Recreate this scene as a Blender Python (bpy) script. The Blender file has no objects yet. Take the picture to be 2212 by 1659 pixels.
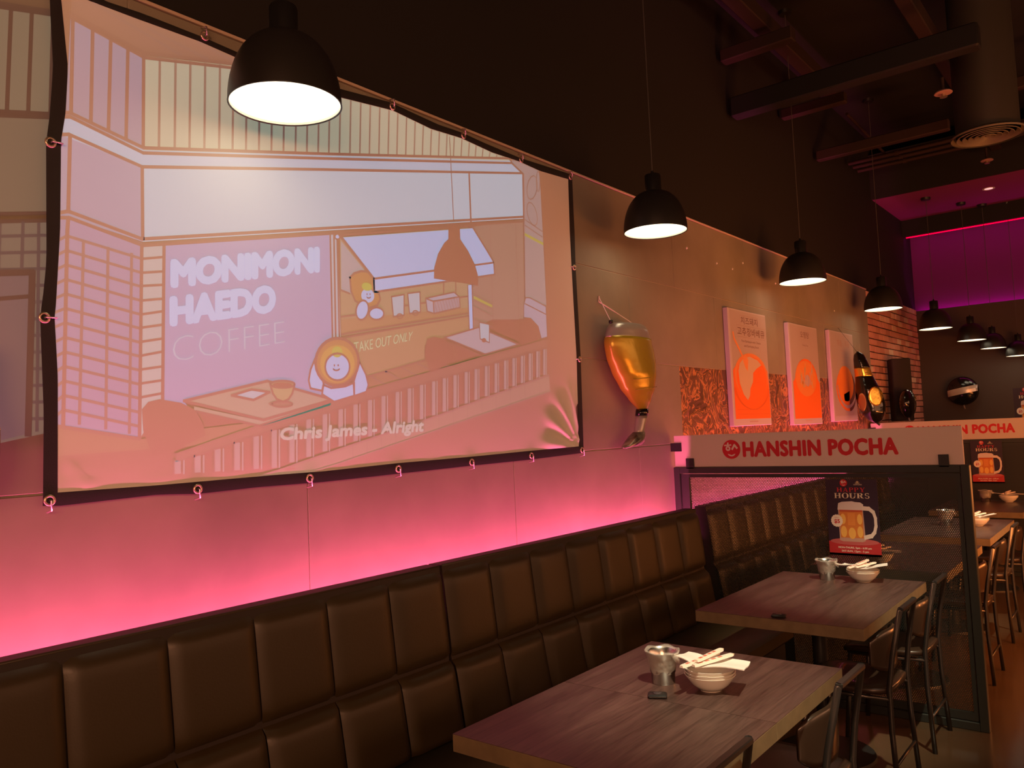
import bpy, math, random
import numpy as np
from mathutils import Matrix, Vector
random.seed(7)
S = bpy.context.scene
COL = S.collection

# ------------------------------------------------------------------ camera
cam_data = bpy.data.cameras.new('camera'); cam = bpy.data.objects.new('camera', cam_data); COL.objects.link(cam)
cam_data.sensor_fit = 'HORIZONTAL'; cam_data.sensor_width = 36.0; cam_data.lens = 28.203; cam_data.clip_start = .02
EX = Vector((0.7780841, 0.6266537, -0.0434761)); EYd = Vector((-0.0725516, 0.0209034, -0.9971456)); EF = Vector((-0.6239562, 0.7790174, 0.0617294))
m = Matrix.Identity(4)
for r in range(3):
    m[r][0], m[r][1], m[r][2] = EX[r], -EYd[r], -EF[r]
m[2][3] = 1.6
cam.matrix_world = m
S.camera = cam
# ------------------------------------------------------------------ world, view
w = bpy.data.worlds.new('night_room'); S.world = w; w.use_nodes = True
w.node_tree.nodes['Background'].inputs[0].default_value = (.9, .55, .35, 1)
w.node_tree.nodes['Background'].inputs[1].default_value = .004
S.view_settings.view_transform = 'Standard'; S.view_settings.look = 'None'
S.view_settings.exposure = 0.0; S.view_settings.gamma = 1.0; S.view_settings.use_curve_mapping = False
S.cycles.use_denoising = True
S.cycles.max_bounces = 8
S.cycles.sample_clamp_indirect = 3.0
LAMP_W, LAMP_C = 2.5, (1.0, .70, .36)
PINK_W, PINK_C = 18.0, (1.0, .10, .30)
ORANGE_S, ORANGE_C = 13.0, (1.0, .27, .06)
WARM_S, WARM_C = 3.15, (1.0, .43, .215)
COVE_S = 9.0
PIC_S = 1.0
FILL_SPOT_W, FILL_SPOT_C = 820.0, (1.0, .84, .56)

# ------------------------------------------------------------------ materials
MATS = {}
def mat(name, color, rough=.5, metal=0., spec=.5, emit=None, es=0., bump=None, vary=None, coat=0., trans=0., alpha=1.):
    """bump=(scale, strength), vary=(scale, amount) of procedural noise"""
    if name in MATS: return MATS[name]
    M = bpy.data.materials.new(name); M.use_nodes = True; MATS[name] = M
    nt = M.node_tree; b = nt.nodes['Principled BSDF']
    b.inputs['Base Color'].default_value = (*color, 1); b.inputs['Roughness'].default_value = rough
    b.inputs['Metallic'].default_value = metal; b.inputs['Specular IOR Level'].default_value = spec
    b.inputs['Coat Weight'].default_value = coat; b.inputs['Transmission Weight'].default_value = trans
    b.inputs['Alpha'].default_value = alpha
    if emit: b.inputs['Emission Color'].default_value = (*emit, 1); b.inputs['Emission Strength'].default_value = es
    tc = nt.nodes.new('ShaderNodeTexCoord')
    if vary:
        n = nt.nodes.new('ShaderNodeTexNoise'); n.inputs['Scale'].default_value = vary[0]; n.inputs['Detail'].default_value = 6
        nt.links.new(tc.outputs['Object'], n.inputs['Vector'])
        r = nt.nodes.new('ShaderNodeValToRGB'); a = vary[1]
        r.color_ramp.elements[0].position = .3; r.color_ramp.elements[1].position = .7
        r.color_ramp.elements[0].color = (*[c*(1-a) for c in color], 1); r.color_ramp.elements[1].color = (*[min(1, c*(1+a)) for c in color], 1)
        nt.links.new(n.outputs['Fac'], r.inputs['Fac']); nt.links.new(r.outputs['Color'], b.inputs['Base Color'])
    if bump:
        n = nt.nodes.new('ShaderNodeTexNoise'); n.inputs['Scale'].default_value = bump[0]; n.inputs['Detail'].default_value = 5
        nt.links.new(tc.outputs['Object'], n.inputs['Vector'])
        bp = nt.nodes.new('ShaderNodeBump'); bp.inputs['Strength'].default_value = bump[1]; bp.inputs['Distance'].default_value = .01
        nt.links.new(n.outputs['Fac'], bp.inputs['Height']); nt.links.new(bp.outputs['Normal'], b.inputs['Normal'])
    return M
def emat(name, color, strength):
    if name in MATS: return MATS[name]
    M = bpy.data.materials.new(name); M.use_nodes = True; MATS[name] = M
    nt = M.node_tree; nt.nodes.clear(); o = nt.nodes.new('ShaderNodeOutputMaterial'); e = nt.nodes.new('ShaderNodeEmission')
    e.inputs[0].default_value = (*color, 1); e.inputs[1].default_value = strength; nt.links.new(e.outputs[0], o.inputs[0])
    return M
def attr_mat(name, diffuse, emission=True, rough=.6):
    """flat print: colour read from the mesh's colour attribute; emission=True for a projected picture"""
    M = bpy.data.materials.new(name); M.use_nodes = True; MATS[name] = M
    nt = M.node_tree; a = nt.nodes.new('ShaderNodeAttribute'); a.attribute_name = 'ink'
    if emission:
        nt.nodes.clear(); a = nt.nodes.new('ShaderNodeAttribute'); a.attribute_name = 'ink'
        o = nt.nodes.new('ShaderNodeOutputMaterial'); d = nt.nodes.new('ShaderNodeBsdfDiffuse'); d.inputs[0].default_value = (*diffuse, 1)
        e = nt.nodes.new('ShaderNodeEmission'); e.inputs[1].default_value = PIC_S; ad = nt.nodes.new('ShaderNodeAddShader')
        nt.links.new(a.outputs['Color'], e.inputs[0]); nt.links.new(d.outputs[0], ad.inputs[0]); nt.links.new(e.outputs[0], ad.inputs[1]); nt.links.new(ad.outputs[0], o.inputs[0])
    else:
        b = nt.nodes['Principled BSDF']; b.inputs['Roughness'].default_value = rough
        nt.links.new(a.outputs['Color'], b.inputs['Base Color'])
    return M
def wood_mat(name, dark, light):
    M = bpy.data.materials.new(name); M.use_nodes = True; MATS[name] = M
    nt = M.node_tree; b = nt.nodes['Principled BSDF']; tc = nt.nodes.new('ShaderNodeTexCoord'); mp = nt.nodes.new('ShaderNodeMapping')
    mp.inputs['Scale'].default_value = (17, 1.1, 8); nt.links.new(tc.outputs['Object'], mp.inputs[0])
    n = nt.nodes.new('ShaderNodeTexNoise'); n.inputs['Scale'].default_value = 1.6; n.inputs['Detail'].default_value = 9; n.inputs['Roughness'].default_value = .62; n.inputs['Distortion'].default_value = .6
    nt.links.new(mp.outputs[0], n.inputs['Vector'])
    wv = nt.nodes.new('ShaderNodeTexNoise'); wv.inputs['Scale'].default_value = 9; wv.inputs['Detail'].default_value = 4; nt.links.new(mp.outputs[0], wv.inputs['Vector'])
    mx = nt.nodes.new('ShaderNodeMix'); mx.inputs['Factor'].default_value = .35; nt.links.new(n.outputs['Fac'], mx.inputs[2]); nt.links.new(wv.outputs['Fac'], mx.inputs[3])
    r = nt.nodes.new('ShaderNodeValToRGB'); r.color_ramp.elements[0].position = .36; r.color_ramp.elements[1].position = .64
    r.color_ramp.elements[0].color = (*dark, 1); r.color_ramp.elements[1].color = (*light, 1)
    nt.links.new(mx.outputs[0], r.inputs[0]); nt.links.new(r.outputs[0], b.inputs['Base Color'])
    b.inputs['Roughness'].default_value = .36
    bp = nt.nodes.new('ShaderNodeBump'); bp.inputs['Strength'].default_value = .12; bp.inputs['Distance'].default_value = .002
    nt.links.new(wv.outputs['Fac'], bp.inputs['Height']); nt.links.new(bp.outputs[0], b.inputs['Normal'])
    return M

# ------------------------------------------------------------------ mesh helpers
class MB:
    def __init__(s): s.v = []; s.f = []; s.c = []
    def add(s, vs, fs, col=None):
        o = len(s.v); s.v += [tuple(p) for p in vs]; s.f += [tuple(i+o for i in f) for f in fs]; s.c += [col]*len(fs); return s
    def box(s, x0, x1, y0, y1, z0, z1, col=None):
        return s.add([(x0,y0,z0),(x1,y0,z0),(x1,y1,z0),(x0,y1,z0),(x0,y0,z1),(x1,y0,z1),(x1,y1,z1),(x0,y1,z1)],
                     [(0,3,2,1),(4,5,6,7),(0,1,5,4),(1,2,6,5),(2,3,7,6),(3,0,4,7)], col)
    def cbox(s, x0, x1, y0, y1, z0, z1, b):
        """box with chamfered vertical and horizontal edges"""
        rings = []
        for z, i in ((z0, b), (z0+b, 0), (z1-b, 0), (z1, b)):
            rings.append([(x0+i+b,y0+i,z),(x1-i-b,y0+i,z),(x1-i,y0+i+b,z),(x1-i,y1-i-b,z),(x1-i-b,y1-i,z),(x0+i+b,y1-i,z),(x0+i,y1-i-b,z),(x0+i,y0+i+b,z)])
        return s.rings(rings, True)
    def rings(s, rings, cap=True, closed=True, col=None):
        n = len(rings[0]); vs = [p for r in rings for p in r]; fs = []
        for k in range(len(rings)-1):
            for i in range(n if closed else n-1):
                j = (i+1) % n; fs.append((k*n+i, k*n+j, (k+1)*n+j, (k+1)*n+i))
        if cap: fs.append(tuple(range(n-1, -1, -1))); fs.append(tuple((len(rings)-1)*n+i for i in range(n)))
        return s.add(vs, fs, col)
    def lathe(s, prof, n=32, c=(0,0,0), sx=1, sy=1, cap=False):
        return s.rings([[(c[0]+r*sx*math.cos(2*math.pi*i/n), c[1]+r*sy*math.sin(2*math.pi*i/n), c[2]+z) for i in range(n)] for r, z in prof], cap)
    def tube(s, path, r, n=8, cap=True, flat=1.0):
        path = [Vector(p) for p in path]; rings = []
        for i, p in enumerate(path):
            t = (path[min(i+1, len(path)-1)] - path[max(i-1, 0)]).normalized()
            up = Vector((0,0,1)) if abs(t.z) < .9 else Vector((0,1,0))
            a = t.cross(up).normalized(); b = t.cross(a).normalized(); rr = r[i] if isinstance(r, (list, tuple)) else r
            rings.append([p + a*rr*math.cos(2*math.pi*k/n) + b*rr*flat*math.sin(2*math.pi*k/n) for k in range(n)])
        return s.rings(rings, cap)
    def poly(s, pts, col=None): return s.add(pts, [tuple(range(len(pts)))], col)
    def build(s, name, material, parent=None, smooth=False, loc=None, rz=0):
        me = bpy.data.meshes.new(name); me.from_pydata(s.v, [], s.f); me.update()
        if smooth:
            me.polygons.foreach_set('use_smooth', [True]*len(me.polygons))
            if smooth == 'auto': me.set_sharp_from_angle(angle=math.radians(40))
        if any(c is not None for c in s.c):
            a = me.color_attributes.new('ink', 'FLOAT_COLOR', 'CORNER'); data = []
            for p in me.polygons:
                c = s.c[p.index] or (0,0,0); data += [c[0], c[1], c[2], 1.0]*p.loop_total
            a.data.foreach_set('color', data)
        me.materials.append(material)
        return link(name, me, parent, loc, rz)
def link(name, me, parent=None, loc=None, rz=0):
    o = bpy.data.objects.new(name, me); COL.objects.link(o)
    if parent: o.parent = parent
    if loc: o.location = loc
    if rz: o.rotation_euler = (0, 0, rz)
    return o
def tag(o, label=None, cat=None, group=None, kind=None):
    if label: o['label'] = label
    if cat: o['category'] = cat
    if group: o['group'] = group
    if kind: o['kind'] = kind
    return o
def thing(name, label, cat, loc=(0,0,0), rz=0, group=None):
    o = link(name, None, None, loc, rz); o.empty_display_size = .1
    return tag(o, label, cat, group)
def copy_tree(o, parent=None):
    c = o.copy(); COL.objects.link(c); c.parent = parent
    for ch in list(o.children): copy_tree(ch, c)
    return c
def structure(o): o['kind'] = 'structure'; return o

def text2d(body, bold=0.0, spacing=1.0, res=3):
    """flat letters as (verts, faces): x from 0 to 1 over the word, y = 0 at the baseline and 1 at cap height"""
    def raw(b):
        cu = bpy.data.curves.new('letters', 'FONT'); cu.body = b; cu.offset = bold; cu.resolution_u = res; cu.space_character = spacing
        ob = bpy.data.objects.new('letters', cu); COL.objects.link(ob)
        dg = bpy.context.evaluated_depsgraph_get(); me = bpy.data.meshes.new_from_object(ob.evaluated_get(dg))
        vs = [tuple(v.co) for v in me.vertices]; fs = [tuple(p.vertices) for p in me.polygons]
        bpy.data.objects.remove(ob); bpy.data.curves.remove(cu); bpy.data.meshes.remove(me)
        return vs, fs
    vs, fs = raw(body); hv, _ = raw('H'); cap = max(v[1] for v in hv)
    x0 = min(v[0] for v in vs); x1 = max(v[0] for v in vs)
    return [((v[0]-x0)/(x1-x0), v[1]/cap) for v in vs], fs, (x1-x0)/cap
def stroke_quads(pts, w):
    out = []
    for (a, b) in zip(pts[:-1], pts[1:]):
        dx, dy = b[0]-a[0], b[1]-a[1]; l = math.hypot(dx, dy)
        if l < 1e-6: continue
        dx, dy = dx/l, dy/l; e = w*.35; nx, ny = -dy*w/2, dx*w/2
        out.append([(a[0]-dx*e+nx, a[1]-dy*e+ny), (a[0]-dx*e-nx, a[1]-dy*e-ny), (b[0]+dx*e-nx, b[1]+dy*e-ny), (b[0]+dx*e+nx, b[1]+dy*e+ny)])
    return out
def ellipse(cx, cy, rx, ry, n=24, a0=0, a1=360):
    m_ = n if a1-a0 >= 360 else n+1
    return [(cx+rx*math.cos(math.radians(a0+(a1-a0)*i/n)), cy+ry*math.sin(math.radians(a0+(a1-a0)*i/n))) for i in range(m_)]
class Print:
    """flat artwork laid on a real surface; place(u, v, layer) gives the point in the object's own space"""
    def __init__(s, place): s.m = MB(); s.p = place
    def fill(s, lv, col, pts): s.m.poly([s.p(u, v, lv) for u, v in pts], col)
    def line(s, lv, col, pts, w):
        s.n = getattr(s, 'n', 0)+1
        for i, q in enumerate(stroke_quads(pts, w)): s.fill(lv+.2*(s.n % 4)+.1*(i % 2), col, q)
    def text(s, lv, col, body, quad, bold=0.0, spacing=1.0, heavy=0.0):
        vs, fs, _ = text2d(body, bold, spacing); tl, tr, br, bl = quad; o = []; uv = []
        for u, v in vs:
            x = (bl[0]*(1-u)+br[0]*u)*(1-v) + (tl[0]*(1-u)+tr[0]*u)*v; y = (bl[1]*(1-u)+br[1]*u)*(1-v) + (tl[1]*(1-u)+tr[1]*u)*v
            o.append(s.p(x, y, lv)); uv.append((x, y))
        s.m.add(o, fs, col)
        for k in range(8 if heavy else 0):               # heavy letters: the same outline again, shifted and a hair higher
            a = k*math.pi/4; s.m.add([s.p(x+heavy*math.cos(a), y+heavy*math.sin(a), lv+.06*(k+1)) for x, y in uv], fs, col)
    def rtext(s, lv, col, body, x0, x1, y0, y1, bold=0.0, spacing=1.0, heavy=0.0): s.text(lv, col, body, [(x0,y1),(x1,y1),(x1,y0),(x0,y0)], bold, spacing, heavy)

# ------------------------------------------------------------------ shared materials
concrete = mat('concrete_panel', (.265, .232, .172), .62, bump=(9, .10), vary=(2.3, .16))
def crinkle_mat():
    M = bpy.data.materials.new('crinkled_panel'); M.use_nodes = True; nt = M.node_tree; b = nt.nodes['Principled BSDF']; tc = nt.nodes.new('ShaderNodeTexCoord')
    n = nt.nodes.new('ShaderNodeTexNoise'); n.inputs['Scale'].default_value = 4.5; n.inputs['Detail'].default_value = 5; n.inputs['Distortion'].default_value = 2.2; nt.links.new(tc.outputs['Object'], n.inputs['Vector'])
    r = nt.nodes.new('ShaderNodeValToRGB'); els = r.color_ramp.elements; els[0].position = .30; els[0].color = (.15, .075, .045, 1); els[1].position = .72; els[1].color = (.30, .15, .085, 1)
    for p_, c_ in ((.44, (.17, .085, .05)), (.475, (.78, .34, .13)), (.51, (.20, .10, .055)), (.57, (.22, .11, .06)), (.595, (.72, .32, .13)), (.62, (.24, .12, .07))):
        e = els.new(p_); e.color = (*c_, 1)
    nt.links.new(n.outputs['Fac'], r.inputs[0]); nt.links.new(r.outputs[0], b.inputs['Base Color']); b.inputs['Metallic'].default_value = .35; b.inputs['Roughness'].default_value = .42
    bp = nt.nodes.new('ShaderNodeBump'); bp.inputs['Strength'].default_value = .8; bp.inputs['Distance'].default_value = .02; nt.links.new(n.outputs['Fac'], bp.inputs['Height']); nt.links.new(bp.outputs[0], b.inputs['Normal']); return M
copper = crinkle_mat()
darkwall = mat('dark_plaster', (.0085, .0062, .0052), .8, bump=(30, .05))
black = mat('black_paint', (.012, .012, .012), .45)
black_soft = mat('black_matte', (.008, .008, .008), .8)
leather = mat('brown_leather', (.038, .026, .010), .42, bump=(160, .06), spec=.45)
steel = mat('steel', (.62, .60, .56), .24, 1.0)
white_paper = mat('white_paper', (.80, .77, .72), .7)
porcelain = mat('porcelain', (.80, .78, .70), .22, coat=.3)
table_wood = wood_mat('table_wood', (.034, .018, .015), (.110, .062, .052))
table_edge = mat('table_edge', (.17, .13, .07), .5, vary=(20, .15))
chair_metal = mat('chair_metal', (.10, .095, .09), .32, .85)
chair_pad = mat('chair_pad', (.032, .019, .012), .30, coat=.25)
frame_green = mat('frame_metal', (.030, .036, .032), .38, .25)
beam_paint = mat('beam_paint', (.024, .009, .005), .7)
deck_black = mat('deck_black', (.010, .009, .009), .85)
brass = mat('brass_ring', (.72, .58, .42), .3, .9)
rubber = mat('black_rubber', (.015, .014, .014), .4)

XW = -2.46            # face of the panelled side wall
YB = 11.93            # face of the far wall
# ------------------------------------------------------------------ floor, walls, ceiling
fl = mat('polished_floor', (.070, .044, .024), .22, bump=(3, .05), vary=(1.6, .22))
structure(MB().box(XW-.3, 4.2, -2.6, YB+.3, -.1, 0).build('floor', fl))
wl = structure(MB().box(XW-.32, XW-.035, -2.6, YB+.3, 0, 5.0).build('wall_left', darkwall))
structure(MB().box(4.0, 4.2, -2.6, YB+.3, 0, 5.0).build('wall_right', mat('right_wall', (.10, .06, .045), .8)))
structure(MB().box(XW-.3, 4.2, -2.8, -2.6, 0, 5.0).build('wall_front', mat('front_wall', (.10, .06, .045), .8)))
rows = [(.0, .485, .63), (.485, 1.0, 0.02), (1.0, 1.486, .63), (1.489, 2.0, 0.0), (2.003, 2.528, .60), (2.531, 3.04, -.01)]
for z0, z1, off in rows:
    if z1 == 1.0 or z1 == .485: z0b = z0
    y = off - 3.66
    while y < 9.5:
        ya, yb = max(y, -2.58)+.001, min(y+1.2175, 9.5)-.001
        if yb-ya > .05:
            crink = (z0 == 1.489 and ya > 4.8)
            MB().cbox(XW-.034, XW, ya, yb, z0+.0005, z1-.0005, .0025).build('panel', copper if crink else concrete, wl)
        y += 1.2175
MB().box(XW-.035, XW-.004, -2.58, 9.5, 0, 3.04).build('lit_edge_stand_in', mat('lit_seam_pale', (.45, .36, .30), .7), wl)  # pale backing puts the lit panel edges into the seam colour
structure(MB().cbox(XW-.034, XW+.006, -2.58, 9.51, 3.042, 3.054, .002).build('trim_1', mat('edge_trim', (.62, .47, .36), .45)))
for y, z in ((5.07, 2.83), (5.55, 2.79), (5.83, 2.785), (6.04, 2.86), (6.72, 2.78), (8.3, 2.69)):
    MB().lathe([(.0, .006), (.007, .005), (.009, 0)], 10).build('screw_cap', white_paper, wl, loc=(XW+.0005, y, z)).rotation_euler = (0, math.pi/2, 0)
# brick facing at the far end of the side wall
mortar = mat('mortar', (.055, .03, .025), .9, bump=(40, .2))
bw = structure(MB().box(XW-.034, XW-.012, 9.512, YB, 0, 3.03).build('wall_brick', mortar))
def brick_mat():
    M = bpy.data.materials.new('brick'); M.use_nodes = True; nt = M.node_tree; b = nt.nodes['Principled BSDF']; b.inputs['Roughness'].default_value = .8
    oi = nt.nodes.new('ShaderNodeObjectInfo'); r = nt.nodes.new('ShaderNodeValToRGB'); r.color_ramp.elements[0].color = (.42, .18, .13, 1); r.color_ramp.elements[1].color = (.78, .55, .40, 1)
    for p, c in ((.18, (.60, .27, .19)), (.55, (.70, .34, .24)), (.86, (.64, .30, .21)), (.92, (.78, .54, .38))):
        e = r.color_ramp.elements.new(p); e.color = (*c, 1)
    nt.links.new(oi.outputs['Random'], r.inputs[0])
    n = nt.nodes.new('ShaderNodeTexNoise'); n.inputs['Scale'].default_value = 35; bp = nt.nodes.new('ShaderNodeBump'); bp.inputs['Strength'].default_value = .4; bp.inputs['Distance'].default_value = .01
    nt.links.new(n.outputs[0], bp.inputs['Height']); nt.links.new(bp.outputs[0], b.inputs['Normal']); nt.links.new(r.outputs[0], b.inputs['Base Color'])
    return M
BM = brick_mat(); bricks = {}
def brick_mesh(wd):
    k = round(wd, 3)
    if k not in bricks:
        mb = MB().cbox(-.012, .006, 0, wd, 0, .066, .004); me = bpy.data.meshes.new('brick'); me.from_pydata(mb.v, [], mb.f); me.materials.append(BM); bricks[k] = me
    return bricks[k]
z = 1.42; row = 0
while z < 2.99:
    y = 9.516 - (.105 if row % 2 else 0)
    while y < YB-.05:
        a, b = max(y, 9.516), min(y+.2, YB-.004)
        if b-a > .04: link('brick', brick_mesh(b-a), bw, (XW-.006+random.uniform(-.003, .003), a, z+random.uniform(-.002, .002)))
        y += .211
    z += .0775; row += 1
# far wall: dark lower part, set-back cove wall above it
bk = structure(MB().box(XW-.034, 4.0, YB, YB+.03, 0, 3.02).build('wall_back', mat('dark_brown_wall', (.060, .043, .036), .7, bump=(20, .04))))
MB().box(XW-.034, 4.0, YB+.12, YB+.3, 2.0, 5.0).build('cove_face', mat('cove_paint', (.15, .014, .13), .8), bk)
sof = structure(MB().box(XW-.034, 4.0, 10.2, YB+.12, 4.215, 4.30).build('ceiling_soffit', mat('soffit_paint', (.26, .03, .16), .8)))
MB().box(XW-.034, 4.0, 10.15, 10.2, 4.215, 4.75).build('fascia', deck_black, sof)
MB().box(XW-.034, 4.0, 11.60, 11.68, 3.995, 4.214).build('light_valance', black_soft, sof)
structure(MB().box(XW-.3, 4.2, -2.8, YB+.3, 4.95, 5.1).build('ceiling', deck_black))
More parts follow.
